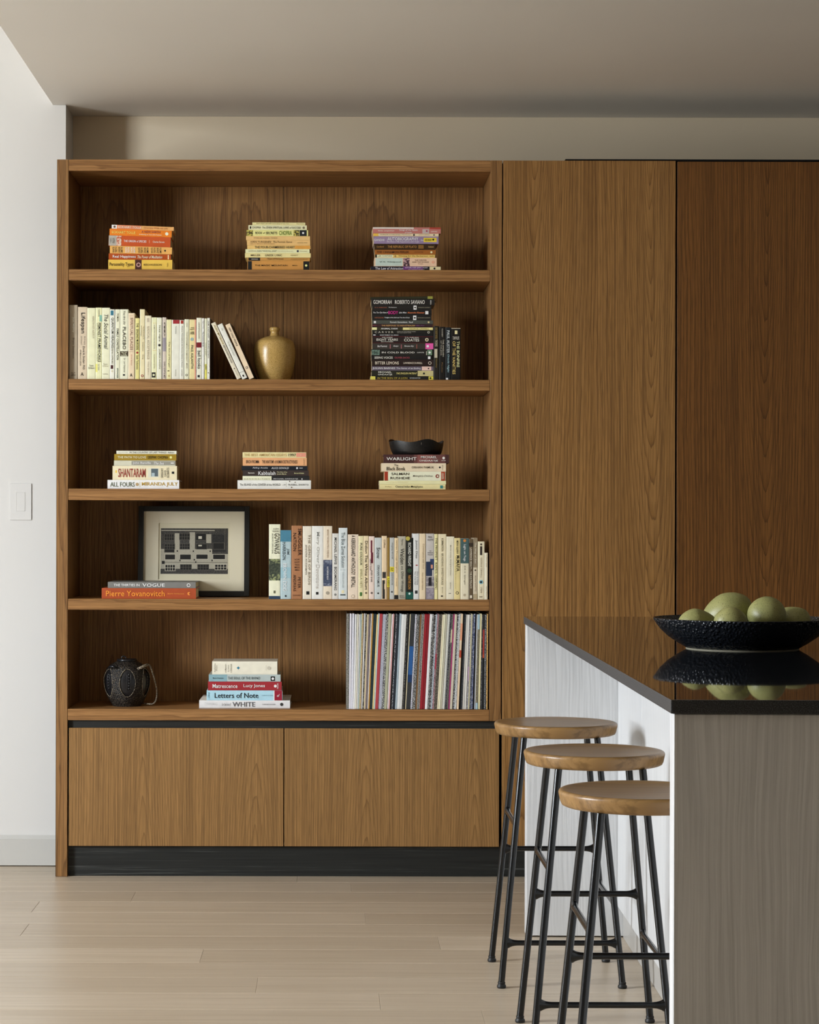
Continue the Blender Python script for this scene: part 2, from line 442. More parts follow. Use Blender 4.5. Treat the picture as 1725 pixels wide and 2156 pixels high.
# base cabinets below, black reveal and plinth
ZD0, ZD1 = fz(1782.6), fz(1534)
struct(box('trim_1', BX1+.0005, fx(1054), .016, .034, ZD1-.02, fz(1517.6)-.0005, M['stained'], bev=.0005))
struct(box('trim_2', BX1+.0005, fx(1760)+.6, .022, .04, .0005, ZD0-.0005, M['stained'], bev=.0005))
for k, (a, b) in enumerate(((146, 598.3), (600.3, 1052.5))):
    cb = tag(empty('base_cabinet', (fx(a), 0, 0)), ('low walnut cabinet door below the woven pot, beside the white wall' if k == 0 else 'low walnut cabinet door below the record row, beside the stools'), 'cabinet', 'base cabinets under the bookcase')
    box('door', fx(a), fx(b), .003, .022, ZD0, ZD1, M['veneer_low'], cb, bev=.0008)
    box('carcass', fx(a)-.0005, fx(b)+.0005, .041, D_IN, .0005 if False else .1, ZD1-.021, M['wood_gap'], cb, bev=0)
# tall cabinets
tc1 = tag(empty('tall_cabinet', (fx(1058), 0, 0)), 'tall walnut cabinet door next to the bookcase with two columns of arched grain', 'cabinet', 'tall cabinets')
box('door', fx(1058.2), fx(1421.6), .0, .021, ZD0, fz(337), M['veneer_door'], tc1)
box('carcass', fx(1057.6), fx(1422), .041, D_IN+.05, .1, fz(339), M['wood_gap'], tc1, bev=0)
tc2 = tag(empty('tall_cabinet', (fx(1425), 0, 0)), 'darker tall walnut cabinet door rising behind the bowl of pears', 'cabinet', 'tall cabinets')
box('door', fx(1425.4), fx(1790), .0, .021, ZD0, fz(338.6), M['veneer_dark'], tc2)
box('carcass', fx(1425), fx(1790), .041, D_IN+.05, .1, fz(340), M['wood_gap'], tc2, bev=0)
tc3 = tag(empty('tall_cabinet', (fx(1794), 0, 0)), 'tall walnut cabinet door past the bowl of pears at the frame edge', 'cabinet', 'tall cabinets')
box('door', fx(1794), fx(1794)+.6, .0, .021, ZD0, fz(338.6), M['veneer_dark'], tc3)
box('carcass', fx(1794), fx(1794)+.6, .041, D_IN+.05, .1, fz(340), M['wood_gap'], tc3, bev=0)
struct(box('trim_3', fx(1190), fx(1794)+.6, .012, .1, fz(337)+.0004, fz(332.6), M['wood_gap'], bev=0))

# ------------------------------------------------------------------ island
IY_B = F_PX/738 - D_CAM; IY_F = F_PX/1414.7 - D_CAM      # far and near ends of the worktop
ZC = CAM_H - (1296.8-VY)/738; ZC0 = ZC - .0209
XB = (1103.5-VX)/738; XF = (1414-VX)/1414.7
rot = math.atan2(XB-XF, IY_B-IY_F)
isl_m = Matrix.Translation((XF, IY_F, 0)) @ Matrix.Rotation(-rot, 4, 'Z')
ILEN = (IY_B-IY_F)/math.cos(rot)
wt = empty('worktop', mat=isl_m)
tag(wt, 'polished black stone worktop of the kitchen island', 'worktop')
bm = bmesh.new(); addbox(bm, 0, 1.15, 0, ILEN, ZC0, ZC, .0025, 2)
slab = build('slab', bm, M['stone'], wt, world=False)
slab.data.materials.append(M['stone_edge'])
for p_ in slab.data.polygons:
    if p_.normal.z < .9: p_.material_index = 1
isl = empty('kitchen_island', mat=isl_m)
tag(isl, 'white painted wood kitchen island with open knee space for the stools', 'kitchen island')
def ibox(name, *a, m='island', bev=.0012): return box(name, *a[:6], M[m], isl, bev=bev, world=False)
ZT = ZC0 - .0006
ibox('end_panel', .005, 1.13, .006, .046, .0006, ZT)
ibox('end_panel', .004, 1.13, ILEN-.062, ILEN-.004, .004, ZT)
KX = .262
cuts = [.0465, .58, 1.16, 1.74, 2.40, ILEN-.0625]
for a, b in zip(cuts, cuts[1:]):
    ibox('knee_panel', KX, KX+.02, a+.0014, b-.0014, .088, ZT)
ibox('core', KX+.0215, 1.10, .05, ILEN-.066, .089, ZT-.001, m='wood_gap', bev=0)
ibox('toe_kick', KX+.016, KX+.03, .0465, ILEN-.0625, .0008, .0875, m='kick', bev=0)

# ------------------------------------------------------------------ stools
def stool(mw):
    r = empty('bar_stool', mat=mw)
    bm = bmesh.new()
    lathe(bm, [(0, .622), (.12, .6225), (.1485, .6235), (.1530, .6255), (.1555, .631), (.1585, .6445), (.1592, .6485), (.1580, .652), (.1545, .6542), (.149, .6545), (.138, .6528), (.10, .6505), (.05, .6495), (0, .649)], 72)
    build('seat', bm, M['seat'], r, False, True, 50)
    tops = {}
    for sx, sy in ((-1, -1), (1, -1), (1, 1), (-1, 1)):
        T = Vector((sx*.093, sy*.120, .624)); Bt = Vector((sx*.152, sy*.166, .014))
        tops[sx, sy] = (T, Bt)
        bm = bmesh.new(); tube(bm, [T, T.lerp(Bt, .5), Bt], .0083, 14)
        lg = build('leg', bm, M['leg'], r, False, True, 40)
        bm = bmesh.new(); lathe(bm, [(0, 0), (.0105, 0), (.0118, .003), (.0112, .007), (.0092, .009), (.0090, .0105), (.0098, .0125), (.0090, .0155), (0, .0157)], 20, Bt.x, Bt.y, 0.0002)
        build('foot', bm, M['foot'], lg, False, True, 40)
    def at(k, z):
        T, Bt = tops[k]; f = (T.z - z)/(T.z - Bt.z); return T.lerp(Bt, f)
    for k0, k1, z in (((-1, -1), (1, -1), .112), ((1, -1), (1, 1), .210), ((-1, 1), (1, 1), .305), ((-1, -1), (-1, 1), .405)):
        a, b = at(k0, z), at(k1, z); d = (b-a).normalized(); ln = (b-a).length
        offs = [.004, .009, .013, .018, .024, .031]; rr = [(.0072, .0150), (.0072, .0132), (.0070, .0108), (.0069, .0088), (.0068, .0075), (.0066, .0068)]
        pts = [a + d*o for o in offs] + [b - d*o for o in reversed(offs)]
        bm = bmesh.new(); tube(bm, pts, rr + rr[::-1], 14)
        build('stretcher', bm, M['leg'], r, False, True, 60)
    return r
spots = [(.5800, F_PX/813-D_CAM, 'oak bar stool with black legs farthest along the island, nearest the cabinets'),
         (.594, F_PX/930-D_CAM, 'middle one of the three oak bar stools at the island'),
         (.5966, F_PX/1093-D_CAM, 'oak bar stool closest to the camera, partly hidden by the island end panel')]
st0 = None
for X, Y, lab in spots:
    mw = Matrix.Translation((X, Y, 0))
    if st0 is None: st0 = o = stool(mw)
    else: o = copy_tree(st0, None, mw)
    tag(o, lab, 'stool', 'bar stools at the island')

# ------------------------------------------------------------------ bowl of pears
BS = 996.0; BYc = F_PX/BS - D_CAM; BXc = (1564-VX)/BS
bl = tag(empty('fruit_bowl', (BXc, BYc, ZC)), 'wide black textured ceramic bowl holding pears on the island worktop', 'bowl')
bm = bmesh.new()
prof = [(0, .0014), (.112, .0014), (.1185, .0022), (.122, .0045), (.136, .0125), (.156, .026), (.172, .041), (.1815, .054), (.1865, .0615), (.1870, .0645), (.1855, .0652), (.1835, .0625), (.175, .050), (.16, .036), (.14, .0225), (.10, .0135), (0, .0115)]
lathe(bm, prof, 120, BXc, BYc, ZC)
build('body', bm, M['bowl'], bl, True, True, 60)
bm = bmesh.new(); lathe(bm, [(.110, .0012), (.1170, .0020), (.1182, .0012), (.1180, .0002), (.106, .0002), (.105, .0012)], 96, BXc, BYc, ZC)
build('foot_ring', bm, M['bowl_foot'], bl, True, True, 40)
def pear(label, c, R, H, rx, ry, rz, bend=.0, waist=1.0):
    mw = Matrix.Translation(c) @ Matrix.Rotation(rz, 4, 'Z') @ Matrix.Rotation(ry, 4, 'Y') @ Matrix.Rotation(rx, 4, 'X')
    r = tag(empty('pear', mat=mw), label, 'pear', 'pears in the black bowl')
    pts = []
    N = 26
    for i in range(N+1):
        u = i/N; th = math.pi*u
        z = -math.cos(th)*.5
        rad = math.sin(th)**.86
        nk = 1 - .46*waist*max(0, (z+.02)/.52)**1.25
        pts.append((max(0, R*rad*nk), z*H + (.012*R if 0 else 0)))
    pts[0] = (0, pts[0][1] + R*.10); pts[1] = (pts[1][0], pts[1][1]+R*.03)
    pts[-1] = (0, pts[-1][1]-R*.06)
    ph = random.random()*6
    def df(p, a):
        k = 1 + .035*math.sin(2*a+ph) + .025*math.sin(3*a+ph*2+p.z*20)
        return Vector((p.x*k + bend*(p.z/H)**2, p.y*k, p.z))
    bm = bmesh.new(); lathe(bm, pts, 36, deform=df)
    build('flesh', bm, M['pear'], r, False, True)
    bm = bmesh.new(); tube(bm, [(bend*.25, 0, H*.47), (bend*.25+.002, 0, H*.52), (bend*.25+.006, .002, H*.60)], [.0022, .0017, .0021], 8)
    build('stalk', bm, M['stalk'], r, False, True)
def pp(px, py, Yo): return PW(px, py, BYc+Yo)
pear('small green pear beside the bowl rim nearest the stools', pp(1468, 1313, -.02), .0345, .080, .2, 1.35, .3)
pear('largest green pear lying at the back of the heap', pp(1533, 1294, .055), .0465, .112, .25, -1.9, -.35, .004, .6)
pear('small russet-tinged pear in front of the largest pear', pp(1541, 1317, -.075), .0345, .078, 2.6, -.3, 1.2)
pear('round green pear with a dark cleft, its blossom end toward the viewer', pp(1616, 1296, -.02), .0400, .082, 2.0, .15, 0, .0, .6)
pear('green pear half hidden behind the round pear at the far side', pp(1672, 1308, .03), .0335, .072, -.5, .7, 2.0)

# ------------------------------------------------------------------ books
TEXTS = []      # lettering is gathered and turned into meshes in one go at the end
def T(s, a, b, h=.42, col='2a2622', zc=.5, it=False): return ('T', s, a, b, h, col, zc, it)
def B(a, b, col, z0=.0, z1=1.0): return ('B', a, b, col, z0, z1)
def O(c, size, col, zc=.5): return ('O', c, size, col, zc)
def R(s, a, b, col='2a2622', z0=.12, z1=.88): return ('R', s, a, b, col, z0, z1)

PAL = {'white': 'eeeeea', 'cream': 'e8dcb8', 'ivory': 'efe6cc', 'tan': 'c8a878', 'beige': 'd6c6aa', 'sand': 'dcb375', 'orange': 'dc7a2c', 'rust-red': 'c85a2a', 'brown': '7a5230',
       'dark brown': '3a2820', 'black': '1e1e1e', 'charcoal': '3c3a38', 'grey': '8c8c88', 'pale grey': 'c0c0bc', 'red': 'a8323a', 'pink': 'd8909a', 'peach': 'e4b896', 'yellow': 'dcc24a', 'mustard': 'a88a2e', 'golden yellow': 'e9b650',
       'pale blue': 'a4c8d6', 'slate blue': '5a7488', 'green': '4f6a4c', 'dark teal': '1f4a4c', 'mauve': '8f7c9c', 'olive': '9a9870', 'maroon': '4a2626', 'magenta': 'c0508a', 'blue': '2f5f9c'}
def cname(h):
    c = [int(h[i:i+2], 16) for i in (0, 2, 4)]
    return min(PAL, key=lambda k: sum((a-b)**2 for a, b in zip(c, [int(PAL[k][i:i+2], 16) for i in (0, 2, 4)])))
ORD = ['first', 'second', 'third', 'fourth', 'fifth', 'sixth', 'seventh', 'eighth', 'ninth', 'tenth', 'eleventh', 'twelfth', 'thirteenth', 'fourteenth', 'fifteenth', 'sixteenth', 'seventeenth', 'eighteenth', 'nineteenth']
TENS = ['', '', 'twent', 'thirt', 'fort', 'fift', 'sixt', 'sevent', 'eight', 'ninet']
def ordinal(n):
    if n <= 19: return ORD[n-1]
    if n >= 100: return 'hundredth' if n == 100 else 'hundred-' + ordinal(n-100)
    t, u = divmod(n, 10)
    return TENS[t] + 'ieth' if u == 0 else TENS[t] + 'y-' + ORD[u-1]

def make_book(mw, L, Tk, D, color, items, label, group, hard=False, spine=None, taper=0.0):
    """local frame: spine on y = 0 facing -y, length along x, thickness along z"""
    r = tag(empty('hardback_book' if hard else 'paperback_book', mat=mw), label, 'book', group)
    c = .0022 if hard else .0007; ov = .003 if hard else 0.0
    c = min(c, Tk*.3); bu = .0009
    prof = [(0, 0.0), (-bu*.8, Tk*.12), (-bu, Tk*.5), (-bu*.8, Tk*.88), (0, Tk), (D, Tk), (D, Tk-c), (c, Tk-c), (c, c), (D, c), (D, 0)]
    bm = bmesh.new()
    va = [bm.verts.new((0, a, b)) for a, b in prof]; vb = [bm.verts.new((L, a, b*(1-taper/Tk))) for a, b in prof]
    n = len(prof)
    Tfull = Tk; Tk = Tk - taper
    for i in range(n): bm.faces.new((va[i], va[(i+1) % n], vb[(i+1) % n], vb[i]))
    for v, fl in ((va, 1), (vb, 0)):
        for q in ((0, 1, 2, 3, 4, 7, 8), (4, 5, 6, 7), (8, 9, 10, 0)):
            f = [v[i] for i in q]; bm.faces.new(f[::-1] if fl else f)
    bmesh.ops.recalc_face_normals(bm, faces=bm.faces)
    build('cover', bm, paper(color, .38 if not hard else .5), r, False)
    box('pages', ov+.0003, L-ov-.0003, c+.0003, D-ov-.0004, c+.0001, Tk-c-.0001, M['pages'], r, bev=0, world=False)
    lay = 0
    if spine: items = [('B', 0, 1, spine, 0, 1)] + list(items)
    for it in items:
        k = it[0]
        if k == 'B':
            _, a, b, col, z0, z1 = it; lay += 1
            a, b = max(0.0002/L, a), min(1-.0002/L, b); y1 = -.0004; y0 = -bu - .00012*lay
            Tb = Tfull - taper*b; box('spine_band', a*L, b*L, y0, y1, max(.0002, z0*Tb), min(Tb-.0002, z1*Tb), printed(col), r, bev=0, world=False)
        elif k == 'O':
            _, a, size, col, zc = it; lay += 1
            rad = size*Tk/2; bm = bmesh.new()
            vs = [bm.verts.new((a*L + rad*math.cos(t*math.pi/10), -bu-.0004-.00012*lay, zc*Tk + rad*math.sin(t*math.pi/10))) for t in range(20)]
            bm.faces.new(vs); bmesh.ops.recalc_face_normals(bm, faces=bm.faces)
            build('emblem', bm, ink(col), r, False)
        elif k == 'T':
            _, s, a, b, h, col, zc, ita = it
            TEXTS.append((s, r, a*L, b*L, (zc-h/2)*Tk, (zc+h/2)*Tk, -bu-.0013, ink(col), 0, ita))
        elif k == 'R':
            _, s, a, b, col, z0, z1 = it
            TEXTS.append((s, r, a*L, b*L, z0*Tk, z1*Tk, -bu-.0013, ink(col), 1, False))
    return r
def conv(items, a0, span):
    out = []
    for it in items:
        it = list(it)
        if it[0] in 'B': it[1] = (it[1]-a0)/span; it[2] = (it[2]-a0)/span
        elif it[0] == 'O': it[1] = (it[1]-a0)/span
        else: it[2] = (it[2]-a0)/span; it[3] = (it[3]-a0)/span
        out.append(tuple(it))
    return out

def stack(crop, zsh, bottom, books, where, group, Y=.018, D=.125):
    """lying books listed from the top; rows and columns measured in an enlarged crop of the photograph"""
    ox, oy, k = crop
    s = SC(Y)
    tops = [b[0] for b in books] + [bottom]
    th = [(tops[i+1]-tops[i])/k/s for i in range(len(books))]
    z = zsh + .0002; al = 0.0; XL = None
    n = len(books)
    for i in range(n-1, -1, -1):
        ytop, x0, x1, yaw, col, items = books[i][:6]; opt = books[i][6] if len(books[i]) > 6 else {}
        X0 = PW(ox + x0/k, oy + ytop/k, Y).x; X1 = PW(ox + x1/k, oy + ytop/k, Y).x
        yw = math.radians(yaw); L = (X1-X0)/math.cos(yw)
        yy = Y + opt.get('dy', 0) + (L*math.sin(-yw) if yw < 0 else 0)
        at_ = opt.get('tp', al); zl_ = z - (X0-XL)*math.tan(al) if XL is not None else z
        mw = Matrix.Translation((X0, yy, zl_)) @ Matrix.Rotation(yw, 4, 'Z') @ Matrix.Rotation(al, 4, 'Y')
        hard = opt.get('hard', False)
        kd = 'hardback' if hard else 'paperback'
        lab = f"{cname(opt.get('spine', col))} {kd}, " + ('topmost' if i == 0 else 'lowest' if i == n-1 else ordinal(i+1) + ' from the top') + f" in {where}"
        make_book(mw, L, th[i]-.0003, opt.get('D', D), col, conv(items, x0, x1-x0), lab, group, hard, opt.get('spine'), L*math.tan(at_-al))
        z = zl_ + th[i]; XL = X0; al = at_
    return z
def row(crop, zsh, books, where, group, Y=.018, D=.13, first=1, nx=None):
    ox, oy, k = crop
    for i, b in enumerate(books):
        x0, x1, ytop, col, items = b[:5]; opt = b[5] if len(b) > 5 else {}
        P0 = PW(ox + x0/k, oy + ytop/k, Y); P1 = PW(ox + x1/k, oy + ytop/k, Y)
        if i+1 < len(books): P1.x = min(P1.x, PW(ox + books[i+1][0]/k, oy + ytop/k, Y).x - .0004)
        L = P0.z - zsh - .0003; Tk = P1.x - P0.x
        yb = oy + ytop/k + L*SC(Y)
        span = L*SC(Y)*k
        mw = Matrix.Translation((P0.x, Y + opt.get('dy', 0), P0.z)) @ Matrix.Rotation(math.radians(opt.get('yaw', 0)), 4, 'Z') @ Matrix.Rotation(math.pi/2, 4, 'Y')
        hard = opt.get('hard', False)
        lab = f"{cname(opt.get('spine', col))} {'hardback' if hard else 'paperback'}, {ordinal(first+i)} from the left in {where}"
        make_book(mw, L, Tk, opt.get('D', D), col, conv(items, ytop, span), lab, group, hard, opt.get('spine'))

W = 'f2ece0'; K = '2a2622'
# --- top shelf
stack((215, 455, 10.147), ZS[0], 1122, [
 (155, 205, 1530, 1, 'e3a566', [B(205, 318, 'efe6d8'), B(318, 835, 'd4805a'), O(265, .6, '6b4a3a'), T('ECKHART TOLLE', 345, 835, .55, 'f6e6c8'), T('Oneness With All Life', 890, 1400, .42, 'b5642e')], {'tp': .0345}),
 (240, 158, 1485, 1, 'e07a24', [T('ECKHART TOLLE', 210, 710, .38, 'f2cf6a'), T('A NEW EARTH', 840, 1240, .32, '8a3b4a', .7), T("Awakening to Your Life's Purpose", 790, 1270, .24, 'f7e3c4', .27), O(1380, .5, 'efe0c8')], {'tp': .0325}),
 (385, 140, 1460, 1, 'cf5a2a', [B(140, 305, 'a9a49a'), B(305, 410, '*e6cdb8,c05a3a'), T('THE ORIGIN of SPECIES', 460, 945, .22, 'f5e6da'), B(1005, 1012, 'e8b69c', .35, .65), T('Charles Darwin', 1080, 1330, .18, 'f3dccb'), R('CLASSICS', 170, 195, '55524c', .25, .75), R('PENGUIN', 215, 270, '77736b', .25, .75)], {'tp': .029}),
 (605, 165, 1492, 1, 'e6a65c', [R(w_, x, x+40, c_, .1, .92) for w_, x, c_ in zip(['WHITE', 'TEETH', 'ZADIE', 'SMITH']*4, [222, 278, 342, 398, 494, 548, 612, 668, 772, 826, 893, 950, 1045, 1102, 1165, 1226], [K]*4+['fbf3e6']*4+[K]*8)] + [O(1345, .26, '1d1a16')], {'tp': .0245}),
 (770, 142, 1468, 1, 'b9541f', [T('Real Happiness', 230, 720, .62, 'fbeee0'), T('The Power of Meditation', 755, 1285, .5, 'f3d9c2', .5, True), B(1402, 1426, 'e9c49c', .1, .9)], {'tp': .013}),
 (905, 133, 1500, 0, 'e9b650', [T('Personality Types', 160, 668, .45, '4a3a18'), B(705, 845, '4a2620'), O(780, .46, 'b98f86'), O(780, .26, '4a2620'), T('RISO/HUDSON', 890, 1275, .2, '5a3f12'), R('Houghton', 1380, 1420, '8a6a28', .3, .7)], {'tp': .002}),
], 'the orange stack on the top shelf', 'orange paperbacks on the top shelf')
stack((500, 455, 10.147), ZS[0], 1140, [
 (118, 318, 1450, 1.5, 'e8d29a', [T('THE WAY OF LIFE according to Lao Tzu', 400, 1100, .4, '5d4a28'), T('Bynner', 1265, 1430, .3, '8a6a38')], {'D': .115}),
 (178, 235, 1483, 1.5, 'e6d8b2', [B(265, 295, '1a1a1a', .25, .75), T('CHOPRA', 315, 500, .4, '3b352a'), T('The SEVEN SPIRITUAL LAWS of SUCCESS', 525, 1350, .4, '3b352a'), O(1415, .5, '8a7f62')]),
 (282, 195, 1510, 0, 'dcd68e', [B(195, 330, '*4a4220,d0c460'), B(1200, 1320, '*4a4220,d0c460'), B(1330, 1480, '22242a'), O(1405, .35, 'eeeeee'), T('BOOK', 385, 530, .42, '23201a'), T('of', 545, 590, .3, '6a6030'), T('SECRETS', 610, 850, .42, '23201a'), T('CHOPRA', 890, 1160, .7, '6f8a34')]),
 (412, 185, 1552, 0, 'd9b478', [T('FATHERS AND CHILDREN - TURGENEV', 350, 860, .26, '7b5a33')]),
 (500, 205, 1555, 0, 'dcb375', [T('IVAN TURGENEV', 280, 725, .36, '5a4122', .66), T('The Portrait Game', 760, 1165, .36, '5a4122', .66), T('Edited by MARION MAINWARING', 280, 790, .18, '8a6232', .25), T('HORIZON PRESS', 1280, 1495, .14, '7b5a33')]),
 (610, 210, 1560, 0, 'e0b670', [T('THE FOUR-CHAMBERED HEART', 370, 1225, .62, '3a3226'), B(1230, 1550, 'cf9444', .1, .9)]),
 (692, 172, 1543, 0, 'e9dcae', [T('CHODRON', 235, 400, .3, '7b6a48'), T('WHEN THINGS FALL APART', 415, 840, .32, '2b2620'), T('Heart advice for difficult times', 860, 1190, .2, '9a8a62'), O(1290, .55, '2b2c44'), T('Shambhala', 1340, 1490, .25, '9a8a62')]),
 (775, 162, 1567, 0, 'e8cd92', [T('MILLER', 285, 490, .4, '5f5134'), T('GREEK LYRIC', 590, 955, .44, '5f5134'), T('HACKETT', 1140, 1290, .26, '8a7444')]),
 (872, 215, 1550, 1, 'b98a4a', [B(235, 485, '1e1a18'), B(300, 440, '8a8478', .3, .7), T('Heart of Darkness', 640, 985, .42, '3c2c16', .62), T('JOSEPH CONRAD', 1140, 1500, .26, '5a431f')]),
 (940, 215, 1545, 0, 'c08a48', [B(225, 310, '1c1c1c', .05, .95), B(1410, 1540, '1d1c1a', .05, .95), T('THE MAGIC MOUNTAIN', 375, 1065, .17, '2a1d10'), T('MANN', 1175, 1280, .11, '2a1d10'), O(1470, .25, 'e8e08a')]),
], 'the cream middle stack on the top shelf', 'cream paperbacks on the top shelf')
stack((770, 465, 9.857), ZS[0], 1018, [
 (120, 150, 1560, 1, 'b4716a', [B(150, 1000, 'cfc8c0', .72, 1), B(1330, 1560, 'b8483a', .72, 1), T('Hawley - Juergensmeyer', 260, 600, .26, 'f1dccf', .4), T('Songs of the Saints', 700, 1080, .32, 'f6e6da', .52), T('of India', 815, 965, .2, 'f6e6da', .16), B(1180, 1320, 'b9a9a6', 0, .7), O(1270, .3, 'b4506a', .4), T('OXFORD', 1355, 1490, .2, 'f1dccf', .3)]),
 (250, 160, 1518, 1, 'e6c9a8', [B(160, 265, 'd9b24a'), T('THE MASTER and Indian thought collected essays', 290, 940, .36, '6b5138'), B(990, 1020, '222222', .15, .85), T('JOSEPH CAMPBELL', 1100, 1340, .3, '9a6a4a'), O(1420, .5, '5a4a3a')], {'D': .12}),
 (310, 170, 1515, 1, '8f7c9c', [T('GANDHI', 180, 390, .32, 'f4ecf0'), T('AUTOBIOGRAPHY', 455, 1095, .45, 'f4ecf0', .66), T('The Story of My Experiments with Truth', 440, 1105, .22, 'f4ecf0', .25), T('Dover', 1150, 1205, .22, 'f4ecf0'), B(1205, 1475, 'dcc23e', .25, .82), T('USED BOOK', 1225, 1370, .26, '2a2a12', .53), O(1405, .26, '23331c', .58)]),
 (465, 180, 1450, 0, '3d2a16', [T('Cornford', 230, 375, .26, 'b98a4a'), T('THE REPUBLIC OF PLATO', 460, 1060, .4, 'b58646'), B(1095, 1205, '8a6430', .2, .8), T('Oxford', 1300, 1410, .3, 'c9a468')]),
 (590, 190, 1455, 0, 'a9672c', [T('THE CINNAMON PEELER', 230, 895, .4, '3d1c0c'), T('ONDAATJE', 1010, 1195, .25, '4d2812'), O(1365, .45, 'ecd3a8')]),
 (690, 200, 1440, 0, 'e3b968', [B(200, 235, '191919'), B(235, 570, 'eedfb4'), O(615, .6, 'a8885a'), T('J.M. COETZEE', 255, 550, .4, '5c4a2a'), T('Waiting for the Barbarians', 680, 1290, .52, '6b4c1e'), T('PENGUIN', 1330, 1410, .3, '3a2c14')]),
 (755, 180, 1475, 0, 'e7b99c', [B(205, 770, 'b4c4ba', .04, .96), B(785, 915, '*3d2430,c8a0a0'), T('THE WRITER', 1015, 1265, .14, '6d4a3c', .72), T('AND THE WORLD', 965, 1310, .14, '6d4a3c', .5), T('Essays', 1090, 1190, .12, '8a5a48', .28), T('V.S. Naipaul', 285, 730, .17, '5c6f68'), O(1400, .34, 'd8a084')]),
 (935, 105, 1565, 0, '22212c', [B(780, 1190, '7c3f86'), B(1330, 1560, 'e7cda0', .06, .94), T('The Law of Attraction', 200, 780, .66, 'd8d4de'), T('ESTHER AND JERRY HICKS', 825, 1285, .4, 'e3cde6', .64), T('(The Teachings of Abraham)', 885, 1220, .24, 'e3cde6', .2), O(1430, .5, '222222')]),
], 'the mixed-colour stack on the top shelf', 'mixed paperbacks on the top shelf')

# --- second shelf: the pale row, three leaning books, the dark pile
CR1 = (140, 630, 8.214); CR2 = (340, 640, 8.214)
rowA = [
 (50, 190, 100, 'a89b86', [T('Just Mercy', 310, 575, .3, 'e6ddcb'), T('Bryan Stevenson', 670, 1025, .28, '6b5f4f'), R('S&G', 1260, 1330, '6b5f4f', .25, .75)], {'hard': True, 'D': .15}),
 (200, 360, 135, 'c9b9a0', [T('Lifespan', 235, 590, .55, '1d1d1d'), T('Why We Age and', 640, 790, .2, '8d8374', .7), T('Why We Dont Have To', 640, 790, .2, '8d8374', .35), T('David A. Sinclair, PhD', 815, 1215, .25, '3b352c', .62), T('with Matthew D. LaPlante', 870, 1150, .14, '5b5348', .28), R('A', 1265, 1325, K, .3, .6)], {'hard': True, 'D': .15}),
 (362, 503, 150, 'e8dcb8', [T('READINGS ABOUT', 295, 680, .22, 'a89f85', .72), R('Tenth', 1135, 1165, '6b6550', .25, .75), R('Edition', 1172, 1205, '6b6550', .15, .85)]),
 (507, 615, 145, 'e5dfb0', [B(275, 385, '7fae9c', .6, 1), T('FEMINIST FRAMEWORKS', 410, 1085, .45, '2e2c26', .58), T('Alternative Theoretical Accounts of the Relations', 410, 1075, .12, '5e5a46', .22), T('Rothenberg', 180, 300, .25, '3e3c32'), B(1120, 1260, 'e0d67a', .0, .3), T('Third Edition', 1120, 1230, .18, '3e3c32')]),
 (618, 752, 148, 'ece4bd', [T('The Social Animal', 265, 865, .5, '5d5d55', .5, True), R('Tenth', 1110, 1138, '9a927a', .15, .7), R('Edition', 1142, 1168, '9a927a', .1, .8), R('WORTH', 1285, 1305, '77705c', .1, .75)]),
 (755, 835, 175, 'efe9cc', [B(195, 280, '3f7d93', .1, .75), T('QUANTUM HEALING', 320, 840, .58, '3a3a32'), T('DEEPAK CHOPRA M.D.', 850, 1125, .36, '77705c'), B(1140, 1205, '4a2626', .15, .7), O(1245, .4, 'c9c2a4')]),
 (845, 928, 175, 'eadcc0', [T('TOMAN', 245, 385, .4, '77705c'), T('FAMILY CONSTELLATION', 510, 1050, .46, '23211d'), T('SPRINGER', 1190, 1365, .34, '2c4c4c')]),
 (932, 1070, 175, 'eee5c2', [T('You Are the', 205, 440, .26, '5a5648', .5, True), T('PLACEBO', 480, 870, .38, '3b372c'), B(900, 985, '4b4030', 0, .98), R('New York', 908, 930, 'e8dcb8', .15, .85), R('Times', 934, 955, 'e8dcb8', .25, .75), R('Bestseller', 958, 980, 'e8dcb8', .12, .88), T('Dr. Joe Dispenza', 1020, 1265, .24, '5a5648'), B(1295, 1325, K, .35, .6)]),
 (1073, 1180, 240, 'e8c8aa', [B(285, 290, 'b08a70', .1, .8), B(905, 910, 'b08a70', .1, .8), T('SPIRITUAL PLACES', 320, 880, .42, '9a7a6a'), T('Sarah Baxter', 955, 1150, .2, 'b4806a'), R('A', 1285, 1340, K, .25, .65)]),
 (1192, 1262, 328, 'e0d28c', [T('THE', 415, 485, .5, '2a2620'), T('SINGING MURDERS', 515, 880, .55, '2a2620'), O(925, .55, 'a03030'), T('Soshi Tsukamoto', 970, 1215, .5, '3a3326')], {'D': .11}),
 (1272, 1355, 175, 'e9d0a8', [T('The Dictionary of', 465, 690, .24, '6b563e', .7), T('Knowledge', 460, 640, .24, '6b563e', .25), T('Stephen', 740, 900, .24, '6b563e', .6), T('King', 960, 1040, .24, '6b563e', .6), O(1325, .55, '8e2f35'), O(1325, .28, 'e9d0a8')], {'D': .15}),
 (1362, 1468, 285, 'e3d3b8', [B(325, 395, 'b9ae98', .3, .7), T('RADICAL ACCEPTANCE', 470, 1040, .34, 'a0947c'), T('TARA BRACH', 1080, 1310, .24, 'b0a48c')]),
 (1475, 1567, 315, 'e9deb2', [B(410, 890, 'd0be84', .2, .85), B(418, 882, 'ece2ba', .24, .81), T('WOMEN WHO RUN WITH THE WOLVES', 440, 860, .18, '7b7048'), T('CLARISSA ESTES', 950, 1200, .18, '7b7048'), B(1265, 1355, '2c2a26', .05, .75), O(1310, .4, 'e9deb2', .4)]),
 (1570, 1650, 318, 'eee6c4', [T('linea nigra', 455, 730, .42, '4a463a'), O(795, .55, '3a3430'), T('JAZMINA BARRERA', 860, 1210, .36, '6d6754')]),
]
